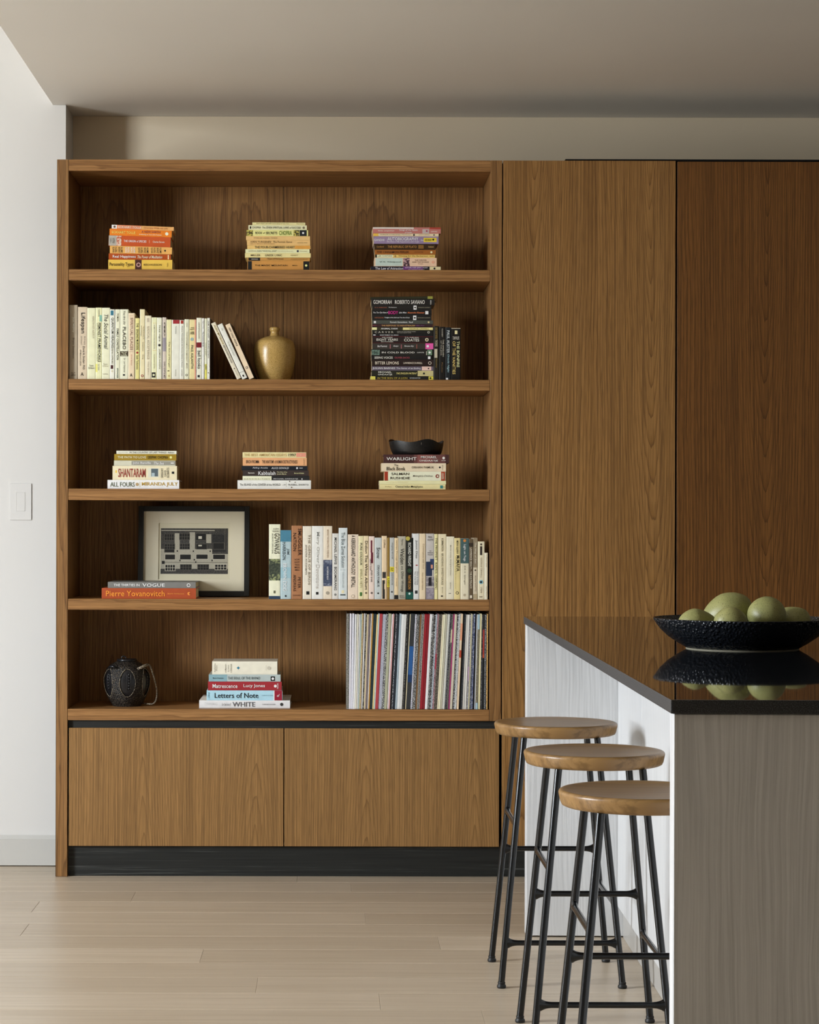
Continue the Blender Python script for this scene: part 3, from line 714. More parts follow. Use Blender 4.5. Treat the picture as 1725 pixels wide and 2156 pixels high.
o2 = (CR2[0]-CR1[0])*8.214; dy2 = (CR2[1]-CR1[1])*8.214
def sh(b):
    it = []
    for i in b[4]:
        i = list(i)
        if i[0] == 'B': i[1] += dy2; i[2] += dy2
        elif i[0] == 'O': i[1] += dy2
        else: i[2] += dy2; i[3] += dy2
        it.append(tuple(i))
    return (b[0]+o2, b[1]+o2, b[2]+dy2, b[3], it) + tuple(b[5:])
rowB = [
 (20, 85, 232, 'c9bdb0', [T('ATMAMUN', 315, 560, .46, '4b443e'), B(580, 820, '908a92', .1, .9), T('KAPIL GUPTA MD', 1000, 1280, .4, '5b544e')]),
 (90, 175, 270, 'e6d4a4', [T('The Art of Hunger', 650, 1100, .34, '5a5138'), O(1245, .4, 'b9a878'), B(1150, 1165, '6b6040', .2, .6)]),
 (180, 318, 275, 'f0e8cc', [B(275, 342, 'a83238', .15, .95), T('Ceremony', 385, 520, .18, '666055'), T('VINTAGE', 1130, 1250, .12, '8a8270')]),
 (320, 392, 280, 'eee6cc', [B(285, 342, 'a83a30', .2, .85), T('Plotinus: Philosophy in the Ancient History of Reason', 385, 1100, .34, '44403a'), T('OXFORD', 1130, 1250, .25, '77705c')]),
 (400, 478, 265, 'ecdfc0', [T('VOICE', 325, 400, .25, '8a8068'), T('TRANSFORMING DOMINANT MIND', 480, 1120, .32, '9a8e74'), O(1230, .5, '3c2c22'), O(1230, .28, 'ecdfc0')]),
 (485, 600, 270, 'e6cd98', [B(270, 1305, 'd89a86', .8, 1), R('WHEN', 400, 425, '6b5a34', .15, .7), R('BREATH', 430, 452, '6b5a34', .1, .72), R('AIR', 475, 530, '3d3a28', .1, .72), O(610, .5, '8fa6a4', .4), T('PAUL KALANITHI', 715, 1120, .36, '3d4a44', .4)]),
 (610, 695, 240, 'ece2c6', [T('communion', 320, 600, .34, '777260'), B(665, 755, '7d1f26'), T('bell hooks', 810, 1120, .62, '222222'), B(1230, 1270, '222222', .2, .65)]),
 (700, 742, 247, 'efe8d4', [T('Agua Viva', 285, 430, .4, '44403a'), T('The Summer Book', 480, 740, .5, '44403a')]),
 (750, 788, 250, 'eae4c0', [T('a novel of letters', 670, 890, .4, '55503a'), B(1040, 1300, 'd8d060', .1, .95), T('USED', 1050, 1140, .6, K)]),
 (792, 838, 242, '2b1d16', [T('SAM SHEPARD   BURIED CHILD', 290, 940, .42, '55504a'), O(1190, .5, '8a8270')], {'spine': 'eee6cc', 'D': .15, 'yaw': -1.6}),
]
row(CR1, ZS[1], rowA + [sh(b) for b in rowB], 'the pale row on the second shelf', 'pale books on the second shelf', D=.128)
for i, (x0, x1, xt, yt, col, spine, items) in enumerate([
  (1310, 1392, 860, 345, 'dcd2bc', None, [T('ALEN MTSBAHI', .04, .38, .38, 'a08c34'), T('RAISE HIGH RAVENS FOR YOUTH', .40, .72, .4, '3a3630'), O(.82, .34, '8a8270'), T('FIRST BOOK', .85, .95, .2, '9a927e')]),
  (1404, 1500, 968, 372, 'ece4d0', None, [T('Kant', .08, .12, .2, '77705c'), T('The Sea and Its Islands', .32, .58, .16, '77705c'), B(.875, .88, '55504a'), B(.93, .965, K, .3, .6)]),
  (1522, 1616, 1100, 368, '241f1a', 'd9c4a6', [T('VERY COLD PEOPLE', .06, .40, .34, '3c362e'), O(.80, .5, '33281f'), O(.80, .3, 'd9c4a6')])]):
    Y = .02
    P0 = PW(CR2[0] + x0/8.214, CR2[1] + 1310/8.214, Y)
    an = math.atan2(x0-xt, 1310-yt); L = math.hypot(x0-xt, 1310-yt)/8.214/SC(Y)
    Tk = (x1-x0)/8.214/SC(Y)*math.cos(an)
    mw = Matrix.Translation((P0.x, Y, ZS[1]+.0004)) @ Matrix.Rotation(math.radians((0, 0, -3.5)[i]), 4, 'Z') @ Matrix.Rotation(-an, 4, 'Y') @ Matrix.Translation((0, 0, L)) @ Matrix.Rotation(math.pi/2, 4, 'Y')
    make_book(mw, L, Tk, .128, col, items, ['tan', 'cream', 'dark-covered'][i] + ' paperback, ' + ['first', 'second', 'last'][i] + ' of three leaning beside the mustard jug', 'leaning books beside the jug', False, spine)

GW = 'd9d6cf'
zG = stack((770, 610, 8.023), ZS[1], 1524, [
 (108, 80, 1135, -8, '2b2a16', [B(1050, 1135, '8f8f3a')], {'D': .12}),
 (155, 95, 1165, 0, '232120', [T('GOMORRAH', 132, 440, .62, GW), T('ROBERTO SAVIANO', 497, 1000, .62, GW), R('PICADOR', 1090, 1112, GW, .12, .8)], {'D': .13}),
 (262, 108, 1110, 0, '262422', [T('R. K. NARAYAN', 158, 358, .22, 'b5694a'), T('The Ramayana', 390, 525, .28, 'eeeeea', .5, True), B(810, 862, 'dddddd', .05, .95), O(836, .4, '4a4438'), T('PENGUIN CLASSICS', 890, 1090, .14, 'b0a890')]),
 (340, 105, 1115, 0, '201f1f', [T('You Too Can Have A', 130, 375, .3, 'eeeeea', .5, True), T('BODY', 385, 550, .62, 'c8338a'), T('Like Mine', 565, 690, .3, 'eeeeea', .5, True), T('Alexandra Kleeman', 705, 990, .32, 'd0764a', .5, True), B(1010, 1060, 'e6e6e6', .2, .8)]),
 (432, 108, 1110, 0, '242322', [T('NIETZSCHE', 155, 305, .26, 'b5694a'), T('Twilight of the Idols and The Anti-Christ', 320, 745, .32, 'e8e8e4', .5, True), B(803, 858, 'dddddd', .05, .95), O(831, .4, '4a4438'), T('PENGUIN CLASSICS', 880, 1090, .14, 'b0a890')]),
 (515, 110, 1138, 0, '4e514a', [B(140, 175, 'dddddd', .2, .8), T('Romesh Gunesekera', 415, 705, .42, 'f0f0ea'), T('Reef', 735, 803, .42, 'f0f0ea'), O(1065, .5, 'c9b98a')]),
 (580, 112, 1135, 0, '3a2528', [T('HAYS', 120, 185, .3, 'b0505c'), T('THE RESPONSE TO INDUSTRIALISM', 270, 835, .46, 'd2a86a'), T('1885-1914', 850, 990, .36, '8c5a94')]),
 (632, 108, 1138, 0, '3b3724', [B(108, 190, 'e0d9a0', .1, .9), T('ANIMAL FARM', 260, 540, .52, 'f0eee6'), B(630, 1138, 'd8cf8c', .1, .9), T('GEORGE ORWELL', 735, 1070, .42, '8a8040')]),
 (685, 112, 1140, 0, '22211f', [T('C A R V E R', 155, 470, .5, 'b9b4a6'), T('WHAT WE TALK ABOUT WHEN', 530, 845, .2, 'b9b4a6', .66), T('WE TALK ABOUT LOVE', 530, 770, .2, 'b9b4a6', .34), O(1065, .6, 'd0cbb8'), O(1065, .4, '22211f')]),
 (750, 110, 1140, 0, '1f2021', [B(130, 170, 'dddddd', .35, .75), T('WHAT DOES IT ALL MEAN?', 240, 555, .55, 'e8e8e4')]),
 (785, 112, 1143, 0, '2a1f1e', [B(112, 1143, '6a1f24', .93, 1), B(112, 1143, '6a1f24', 0, .05), T('WE WERE', 275, 455, .13, 'e0dbcf', .82), T('EIGHT YEARS', 185, 545, .32, 'e0dbcf'), T('IN POWER', 265, 470, .13, 'e0dbcf', .2), T('TA-NEHISI', 660, 895, .13, 'e0dbcf', .82), T('COATES', 650, 905, .4, 'e0dbcf', .45), O(1035, .5, 'd9cfae'), O(1035, .3, '6a5a40')]),
 (903, 112, 1145, 0, '3d3833', [T('Bad Feminist', 200, 365, .3, 'eeeae0', .5, True), B(410, 424, 'b06a70', .1, .8), T('Essays', 470, 555, .32, 'eeeae0', .5, True), B(598, 610, 'b06a70', .1, .8), T('Roxane Gay', 655, 815, .32, 'eeeae0', .5, True), B(858, 870, 'a05a50', .1, .8), B(1012, 1145, 'd2559c'), O(1050, .42, 'f0e8ec')]),
 (1005, 98, 1130, 0, '23221f', [B(105, 240, '*3a4c42,6f8a7c', .1, .9), T('IN COLD BLOOD', 275, 830, .26, 'd9d6cf'), T('CAPOTE', 870, 985, .18, 'd9d6cf'), B(1025, 1034, 'c8c4b4', .1, .7), B(1045, 1125, '6d8a6e', .1, .95), O(1082, .35, 'dde8d8')]),
 (1115, 98, 1130, 0, '1e1e1d', [T('SEEING VOICES', 150, 460, .58, 'd5d2c8'), T('OLIVER SACKS', 490, 745, .46, 'b0505c'), B(1055, 1095, 'eeeeea', .15, .85)]),
 (1180, 105, 1148, 0, '2c1e1c', [T('BITTER LEMONS', 162, 562, .44, 'd9cdbb'), T('LAWRENCE DURRELL', 640, 960, .28, 'd9cdbb'), O(1085, .5, 'c8bcae'), O(1085, .34, '2c1e1c')]),
 (1295, 105, 1145, 0, '6c6070', [T('JULIAN BARNES', 120, 500, .56, 'e6e0e4'), T('The Sense of an Ending', 520, 930, .52, 'e6e0e4'), B(950, 1110, 'd9b9ae'), O(1063, .35, '222222')]),
 (1365, 100, 1145, 0, '2a2a20', [B(880, 1145, 'b9ae7c', .02, .98), T('MICHAEL', 215, 440, .3, 'e3dfd0', .72), T('ONDAATJE', 210, 450, .3, 'e3dfd0', .26), T('THE ENGLISH PATIENT', 520, 870, .32, 'd8cc80', .5, True), O(985, .36, '222222')]),
 (1462, 80, 1145, 0, '26241e', [B(80, 165, 'd2c85a'), T('IN THE SKIN OF A LION', 203, 705, .52, 'b5a040'), T('ONDAATJE', 745, 925, .32, 'dddddd'), B(1065, 1145, 'cfc44a'), O(1095, .5, '222222')]),
], 'the tall dark pile on the second shelf', 'dark paperbacks piled on the second shelf', D=.118)
row((770, 610, 8.023), ZS[1], [
 (1152, 1240, 614, '2a2620', [T('EIGHT SHORT NOVELS', 640, 830, .42, 'a58a4a'), T('THE DEVILS', 850, 960, .45, 'c9c0a8'), B(1000, 1150, 'b9b09a', .15, .7), T('Huxley', 1170, 1320, .3, 'a58a4a')]),
 (1246, 1345, 626, '1e1c1a', [T('FLANNERY', 660, 800, .2, 'b9b4a6', .5), T('THE ANGUISH', 840, 1130, .26, 'c0b8a8', .68), T('OF THE JEWS', 860, 1110, .24, 'c0b8a8', .28), T('Paulist', 1230, 1400, .2, '8a6a40')]),
 (1351, 1442, 636, '20262a', [T('PAUL AUSTER', 690, 1070, .5, 'c9d0d2'), T('Oracle Night', 1090, 1400, .42, '9fc0c8', .5, True), B(1490, 1520, 'd8d8d8', .1, .5)]),
 (1447, 1605, 648, '1d1b1a', [B(648, 660, 'b9b09a', .02, .98), B(690, 750, 'd8cfa0', .38, .66), R('TOM WOLFE', 790, 845, 'c8c4b8', .15, .85), T('THE BONFIRE', 870, 1310, .3, 'e8d9a0', .74), T('OF THE VANITIES', 870, 1430, .3, 'dcc070', .3)]),
], 'the dark upright books beside the pile', 'dark upright books on the second shelf', D=.118)

# --- third shelf
stack((215, 935, 9.583), ZS[2], 894, [
 (125, 290, 1500, 1.5, 'e6ddcb', [T('PAUL AUSTER', 320, 520, .26, 'a09a8a'), T('IN THE COUNTRY OF LAST THINGS', 555, 1295, .52, '5a564a'), T('faber', 1325, 1460, .4, '4a463c')]),
 (192, 245, 1495, 1.5, 'a88a2e', [T('THE PATH TO LOVE', 315, 885, .34, 'f0e6c0'), T('DEEPAK CHOPRA', 920, 1325, .42, '1f1a10'), O(1385, .4, 'e8d890')]),
 (322, 240, 1480, 1.5, 'b4b29c', [B(595, 1478, '8f8d82', .15, .9), T('John Banville', 620, 985, .52, 'f4f4ee'), T('The Sea', 1045, 1245, .52, 'f4f4ee', .5, True), B(1385, 1445, 'f4f4ee', .45, .6)], {'spine': 'c2c0ac'}),
 (430, 212, 1510, 1, 'e6d0b0', [B(270, 300, 'd8b84a', .5, .68), T('SHANTARAM', 325, 875, .62, 'a03a36'), B(925, 1150, 'cfcdba', .18, .84), B(990, 1130, '5d6a70', .25, .8), B(1000, 1060, '9fb0b4', .25, .5), R('GREGORY', 1185, 1230, '5a5444', .15, .85), R('DAVID', 1250, 1292, '5a5444', .25, .7), R('ROBERTS', 1305, 1350, '5a5444', .18, .88), B(1405, 1455, '222222', .44, .6)], {'D': .14}),
 (715, 110, 1555, .5, 'efede6', [T('ALL FOURS', 165, 655, .52, '6f7a66'), O(710, .38, 'a8906a'), B(750, 775, 'c9c4b4', .2, .8), T('MIRANDA JULY', 800, 1525, .52, 'b39442')], {'hard': True, 'D': .15}),
], 'the pale stack below the long pale row', 'pale stack on the third shelf')
stack((490, 940, 9.583), ZS[2], 865, [
 (120, 200, 1485, 1, 'e6cf9c', [B(1285, 1480, 'd8907a', .15, .9), T('THE BEST AMERICAN ESSAYS', 230, 1085, .46, 'b59a62'), T('1997', 1125, 1275, .52, '3a3226'), T('V', 1360, 1400, .3, 'e8b8a0')]),
 (232, 205, 1495, 1, 'dba476', [T('ERICH FROMM', 270, 525, .4, '2a1f18'), T('THE ANATOMY of HUMAN DESTRUCTIVENESS', 595, 1305, .4, '2a1f18'), R('FAWCETT', 1432, 1450, '5a3a24', .1, .9)]),
 (395, 180, 1510, .5, '1f242b', [T('Falling Awake', 405, 710, .46, 'b9bcc0', .5, True), T('ALICE OSWALD', 785, 1135, .42, 'd0d2d4'), O(1300, .45, 'd0d2d4'), B(1345, 1415, 'd0d2d4', .45, .55)]),
 (485, 205, 1535, .5, '3f3532', [T('Epstein', 315, 440, .3, 'dddad0'), T('Kabbalah', 520, 865, .66, 'f0ede4'), T('The Way of the', 895, 1100, .24, 'e6d9a8', .66), T('Jewish Mystic', 895, 1085, .24, 'e6d9a8', .32), T('Barnes & Noble', 1245, 1440, .22, 'f0e0a0')]),
 (600, 200, 1550, 0, '2a2a2a', [B(200, 785, 'e8dfbe'), T('H A N D W R I T I N G', 230, 750, .24, '8d856a', .3), T('MICHAEL ONDAATJE', 825, 1320, .3, 'dddddd', .3), O(1400, .3, 'dddddd', .3)], {'D': .11}),
 (685, 98, 1580, 0, 'efe9d4', [T('The ISLAND of the CENTER of the WORLD', 145, 965, .24, '4d4d48'), T('->', 1005, 1070, .14, '6a6a62'), B(1078, 1084, 'a8a290', .25, .75), T('RUSSELL SHORTO', 1125, 1530, .2, '5a5a54'), O(1150, .14, '6a5a4a', .88), O(1190, .16, '8a7a66', .2), O(1260, .12, '8a7a66', .78)], {'hard': True, 'D': .15}),
], 'the middle stack on the third shelf', 'middle stack on the third shelf')
zWar = stack((790, 915, 10.147), ZS[2], 1172, [
 (425, 180, 1580, 0, '4a2c2a', [B(830, 1500, '6e4440'), B(905, 1230, '8c5650'), T('WARLIGHT', 245, 885, .36, 'e9ddd4'), T('MICHAEL', 980, 1320, .26, 'e9ddd4', .7), T('ONDAATJE', 945, 1345, .26, 'e9ddd4', .26), O(1465, .3, 'e9ddd4', .6), T('KNOPF', 1420, 1510, .1, 'e9ddd4', .3)], {'hard': True, 'D': .15}),
 (610, 135, 1515, 0, 'd8c8ac', [T('The', 400, 490, .26, '3f3a30', .76), T('Black Book', 245, 640, .42, '3f3a30', .34), T('ORHAN PAMUK', 780, 1255, .26, '5d5444'), O(1382, .22, '222222'), R('VINTAGE', 1430, 1448, '8a8068', .2, .8)]),
 (790, 200, 1505, 0, 'e9dcc0', [B(200, 275, 'a83a20'), B(1410, 1495, 'b0401f'), T('SALMAN', 345, 725, .28, '4a4438', .74), T('RUSHDIE', 325, 745, .28, '4a4438', .28), T("Midnight's Children", 805, 1230, .26, '6b6250', .5, True), O(1330, .4, '8e2a20'), O(1335, .2, 'e9dcc0'), R('MODERN', 1425, 1445, 'e9dcc0', .15, .85), R('LIBRARY', 1452, 1470, 'e9dcc0', .15, .85)]),
 (985, 90, 1515, 0, 'e6d6a8', [T('Tibetan Yoga and Secret Doctrines', 240, 700, .22, 'b9a878')]),
 (1062, 95, 1505, 0, 'e3cf9a', [T('Classical Indian Metaphysics', 435, 1015, .52, '3f3a2a'), B(1390, 1450, '3f8a86', .2, .8), T('MLBD', 1455, 1490, .2, '8a7a4a'), T('Phillips', 215, 350, .25, '9a8a58')], {'D': .14}),
], 'the stack under the black wavy bowl', 'stack under the black wavy bowl')

# --- fourth shelf: two books in front of the picture, and the long row
stack((200, 1055, 4.792), ZS[3], 982, [
 (812, 130, 1017, 0, '7d7c78', [T('THE THIRTIES IN', 190, 450, .42, 'f0f0ee'), T('VOGUE', 480, 705, .56, 'f0f0ee'), O(945, .6, 'e8e8e4'), O(945, .42, '7d7c78')], {'hard': True, 'D': .21}),
 (874, 68, 1020, 0, 'ad4c26', [T('Pierre Yovanovitch', 112, 705, .52, 'e08a30'), T('Interior Architecture', 735, 900, .13, 'd88a3a'), O(950, .3, 'd88a3a'), O(958, .18, 'ad4c26')], {'hard': True, 'D': .20}),
], 'the art books before the picture', 'art books on the fourth shelf', Y=.008)
CR3 = (555, 1095, 7.041); CR4 = (790, 1110, 6.9)
rowC = [
 (82, 248, 62, 'dcdcc0', [B(575, 895, '*3a4236,98a070'), B(640, 800, '*30382e,4a5240', .0, .98), B(1125, 1180, '2f4560'), T('GOWANUS', 195, 500, .44, '2a2a22', .7), T("BROOKLYN'S CURIOUS CANAL", 200, 500, .13, '4a4a3c', .32), R('JOSEPH', 122, 145, '4a4a3c', .35, .85), R('ALEXIOU', 152, 178, '4a4a3c', .3, .88), B(1045, 1085, '6a6a50', .42, .6)], {'hard': True, 'D': .155}),
 (252, 410, 150, 'a9bcc0', [B(150, 320, '4f88a0'), B(700, 860, '8fb0ba'), T('JIM', 420, 510, .26, '4d5a60', .68), T('HARRISON', 325, 590, .3, '4d5a60', .34), T('BROWN DOG', 640, 1050, .34, 'dfe6e6', .42), O(1125, .18, '22282c')]),
 (415, 575, 82, 'b37d56', [T('SMUGGLER', 125, 525, .3, '43261a', .75), T('NATION', 190, 460, .3, '43261a', .3)] + [R(w_, y_, y_+26, '43261a', .3, .75) for w_, y_ in zip(['HOW', 'ILLICIT', 'TRADE', 'MADE', 'AMERICA'], [572, 610, 650, 688, 726])] + [T('PETER', 845, 1010, .25, '43261a', .72), T('ANDREAS', 810, 1055, .25, '43261a', .3), R('OXFORD', 1105, 1125, '6a4028', .15, .85)], {'hard': True, 'D': .155}),
 (583, 715, 90, 'd9d2c2', [T('THE GENIUS OF BIRDS', 215, 960, .25, '8d806a', .72), T('JENNIFER ACKERMAN', 365, 810, .2, '6d6456', .35), B(1055, 1105, '222222', .4, .76)], {'hard': True, 'D': .15}),
 (720, 885, 88, 'dedad4', [T('Mary Oliver', 175, 640, .3, 'a0a09a'), T('Devotions', 660, 1015, .33, 'b9b4ae'), B(1065, 1105, '222222', .36, .6)], {'hard': True, 'D': .15}),
 (888, 1018, 88, 'd9cdb8', [B(590, 980, '*4a5268,8a92a2'), B(660, 940, '*3c4660,4e5a70'), T('BEHIND THE BEAUTIFUL FOREVERS', 140, 560, .18, 'a0805e'), T('KATHERINE BOO', 690, 885, .18, 'e8e8e8'), O(1080, .4, '9a9080')], {'hard': True, 'D': .15}),
 (1022, 1112, 198, 'cfcdc6', [T('MICHAEL LEWIS  BOOMERANG', 260, 1040, .4, '4a4a48'), O(1105, .4, '8a8a86')]),
 (1115, 1243, 115, 'c9d0d0', [T('The Blue Zones Solution', 180, 705, .4, '7a8484'), B(735, 742, '9aa4a4', .2, .8), T('DAN BUETTNER', 770, 1005, .2, '9aa4a4'), B(1040, 1085, 'd8cfa8', .35, .65), B(1098, 1118, '5a6464', .2, .8)], {'hard': True, 'D': .15}),
 (1252, 1408, 212, 'dccab6', [T('A KIERKEGAARD ANTHOLOGY  BRETALL', 225, 1000, .36, '1d1a18'), O(1130, .34, 'a89884'), O(1130, .24, 'dccab6')]),
 (1410, 1482, 235, 'e0d2a8', [T('PURE COLOUR', 340, 670, .42, '3a3428'), T('SHEILA HETI', 725, 1000, .38, '9a8c62'), O(1085, .5, '4d7a3c'), O(1110, .5, '4d7a3c')]),
 (1485, 1560, 234, 'dcc9a4', [T('Didion The White Album', 310, 1030, .5, '3a2c24'), O(1080, .4, '7a6a54')]),
 (1565, 1645, 240, 'e0c8bc', [B(300, 480, '6a2434', .3, .6), B(480, 640, '6a2434', .35, .75), T('LEXICON', 575, 740, .3, '3a2428', .3), T('VIVEK SHAR', 740, 920, .3, K, .45), O(1080, .4, '7a6a64')]),
]
kk = 7.041/6.9
rowD = [
 (-6, 97, 152, 'bcc2c0', [T('Snow', 295, 455, .5, '4a4f50'), T('ORHAN PAMUK', 550, 870, .3, '5a5f60'), O(960, .24, '222222')]),
 (100, 172, 127, 'd9c2a0', [B(650, 740, '3a3634', .1, .8), B(770, 1040, '2f2c2a', .1, .6), B(820, 900, 'd9c2a0', .5, .9), T('Coffee', 180, 300, .34, '6a543a')]),
 (175, 212, 152, '9a7a3c', [B(715, 870, 'd8c83a', .02, .98), T('USED', 740, 860, .62, '2a2a10')]),
 (215, 278, 152, 'b4b6b2', [T('Virginia Woolf', 220, 460, .34, '4a4a48'), B(575, 650, 'd2c23c', .02, .98), T('O.P.', 590, 640, .5, '2a2a10'), T('LIGHTHOUSE', 660, 840, .3, '6a6a66'), B(930, 950, '333333', .3, .7)]),
 (282, 338, 156, 'dcc49c', [T('Swamps Through Slaughter', 190, 670, .34, '7a6440'), T('Ondaatje', 740, 860, .28, '7a6440'), B(985, 1045, '222222', .02, .98)]),
 (340, 445, 132, 'aaa594', [T('Walden', 310, 540, .5, '44443c'), T('and', 565, 620, .25, '5a5a50'), T('Other Writings', 640, 940, .44, '44443c'), T('Thoreau', 170, 265, .22, '5a5a50'), R('Bantam', 985, 1005, '44443c', .15, .8), R('Classics', 1010, 1030, '44443c', .12, .85)], {'dy': .0}),
 (450, 553, 157, '22241f', [O(165, .6, 'b0a24a', .25), T('RICHARD WRIGHT', 225, 570, .44, 'e0ddd0'), O(630, .56, '3f6040'), O(630, .4, '22241f'), O(630, .24, '3f6040'), T('NATIVE SON', 700, 900, .4, 'c08a40'), B(940, 1045, '1f5a4e'), O(965, .3, 'c8d8d0')]),
 (557, 640, 93, 'cfcfcb', [T('Junot Diaz', 190, 455, .4, '33332f'), B(545, 560, 'a03030', .4, .75), T('This Is How', 640, 840, .22, '33332f', .68), T('You Lose Her', 640, 840, .22, '33332f', .3), B(920, 965, '333333', .28, .75)], {'hard': True, 'D': .15}),
 (645, 735, 93, 'd8c6a6', [T('Conversations with God', 240, 600, .24, 'a08a64', .62), T('Neale Donald Walsch', 660, 910, .22, 'a08a64', .5)], {'hard': True, 'D': .15}),
 (742, 858, 93, 'b9b4ae', [B(460, 620, '3a4a70', .5, .98), B(500, 710, '2f3a54', 0, .75), B(545, 600, 'c08a74', .6, .85), B(720, 860, '*77737a,b4aeb0'), B(730, 850, '26242a', .3, .7), B(880, 1045, '*8c8490,a8a0a8'), R('PAUL', 130, 155, '3a3634', .25, .75), R('AUSTER', 172, 195, '3a3634', .15, .88), R('THE', 338, 352, '4a4440', .38, .62), R('BROOKLYN', 362, 380, '4a4440', .18, .85), R('FOLLIES', 390, 408, '4a4440', .22, .8)], {'hard': True, 'D': .15}),
 (862, 912, 99, 'dcd29c', [T('THE PROPHET  KAHLIL GIBRAN', 150, 880, .52, '4a4530'), B(895, 900, '8a8050')]),
 (918, 1035, 99, 'dccfae', [T('KIMMERER  BRAIDING SWEETGRASS', 160, 840, .24, '8a8060'), T('MILKWEED', 870, 960, .12, 'a09878'), B(990, 1012, '4a4434', .35, .6)]),
 (1038, 1150, 136, 'e0d4bc', [T('Martha Cooley, Buying Real Estate', 260, 700, .16, '8a7d68'), T('GRAYWOLF', 800, 900, .14, '8a7d68'), B(958, 966, '55503f', .3, .6)], {'hard': True, 'D': .15}),
 (1152, 1238, 157, 'd8c890', [T('MISHA GLENNY', 195, 390, .32, '2f2a1e'), T('McMAFIA', 410, 640, .5, '2a2418', .6), T('a journey through the global criminal underworld', 420, 890, .14, '5a5238', .2), O(955, .5, '33302a'), O(955, .32, 'd8c890')]),
 (1242, 1362, 162, 'e0d2b8', [B(162, 525, '4a6464'), O(195, .35, 'c07a3a'), T('Light on Yoga', 250, 495, .36, 'e0e4e0'), T('B.K.S. Iyengar', 560, 840, .2, '6d6452'), O(985, .3, 'b0a288')]),
 (1366, 1425, 172, '6a5a44', [B(230, 280, '3a3026'), T('LAWRENCE VENUTI - THE ICE PALACE', 300, 890, .42, 'd8d0bc'), B(990, 1030, 'd8d0bc', .25, .75)]),
 (1428, 1488, 156, 'cabda4', [B(156, 585, '9a8a70'), T('The Way of Zen', 220, 525, .42, 'e0d8c8'), O(625, .4, '5a5040'), T('ALAN WATTS', 700, 930, .32, '8a7d68'), B(970, 1040, 'a89878')]),
 (1492, 1590, 208, 'e0d2b6', [O(250, .3, '4a4038'), B(275, 405, '3a302c', .34, .66), T('GEORGE ORWELL', 440, 735, .25, '9a8c74'), O(797, .6, '7fb0bc'), O(797, .34, '1a2026'), T('1984', 870, 955, .26, '9a8c74'), B(1005, 1018, '8a7d68', .25, .7)]),
 (1592, 1638, 372, 'e3d6c0', [T('to know death', 400, 580, .3, 'a89a80'), T('Hilary Peters', 860, 1010, .28, '8a7d68')]),
]
row(CR3, ZS[3], rowC, 'the long row on the fourth shelf', 'upright books on the fourth shelf', Y=.016, D=.13)
row(CR4, ZS[3], rowD, 'the long row on the fourth shelf', 'upright books on the fourth shelf', Y=.016, D=.13, first=len(rowC)+1)

# --- bottom shelf stack
zH = stack((410, 1375, 8.214), ZS[4], 963, [
 (155, 302, 1430, .5, 'dcd6c4', [R('Katherine', 335, 360, '8a8474', .2, .85), R('Dunn', 370, 388, '8a8474', .3, .7), R('A Memoir', 520, 545, '8a8474', .15, .8), R('by Letter', 570, 595, '8a8474', .2, .75), R('a Selection', 610, 640, '8a8474', .15, .8), B(730, 780, '2f7f9c', .47, .53), B(750, 760, '2f7f9c', .38, .62), O(755, .16, '2f7f9c'), O(1285, .28, 'b9b4a4'), R('VINTAGE', 1232, 1242, 'a8a294', .3, .7)], {'D': .15}),
 (382, 245, 1485, .5, 'a9b4b2', [B(245, 560, '7fa0a8'), T('Martin Dinerstein', 315, 500, .2, '34444a'), T('THE SOUL OF THE RHINO', 575, 1130, .38, '4a5658'), B(1315, 1390, '1d1d1d', .1, .75), O(1352, .35, 'dddddd', .42)], {'D': .17}),
 (505, 230, 1505, 1, 'a8323a', [T('Matrescence', 310, 740, .46, 'f4ecea'), T('Lucy Jones', 845, 1215, .46, 'f4ecea'), O(1395, .32, 'eeeae8'), R('PENGUIN', 1425, 1448, 'eeeae8', .2, .8)], {'D': .17}),
 (658, 208, 1518, 1, 'a4cad8', [T('Letters of Note', 345, 1100, .52, '1e2c38'), T('COMPILED BY USHER', 1160, 1350, .08, '6a8a98'), R('Usher', 225, 258, '3a5a68', .25, .85), B(1365, 1380, 'eef2f2'), B(1380, 1512, 'a02038'), T('of', 1425, 1470, .3, 'eeeae8', .5, True)], {'D': .20}),
 (830, 78, 1650, 0, 'd4d4d4', [B(180, 392, 'a8a8a8', .36, .72), B(183, 389, 'd8d8d8', .39, .69), T('THE WHITE COMPANY', 195, 375, .12, '9a9a9a', .54), T('for the love of', 470, 625, .4, '8a8a8a', .5, True), T('WHITE', 655, 1045, .6, '66666a'), T('CHRISSIE RUCKER', 1170, 1400, .15, '77777a'), O(1505, .42, '3a3a3a'), B(1478, 1532, 'd4d4d4', .47, .53)], {'hard': True, 'D': .25}),
], 'the middle stack on the bottom shelf', 'stack on the bottom shelf', Y=.045)

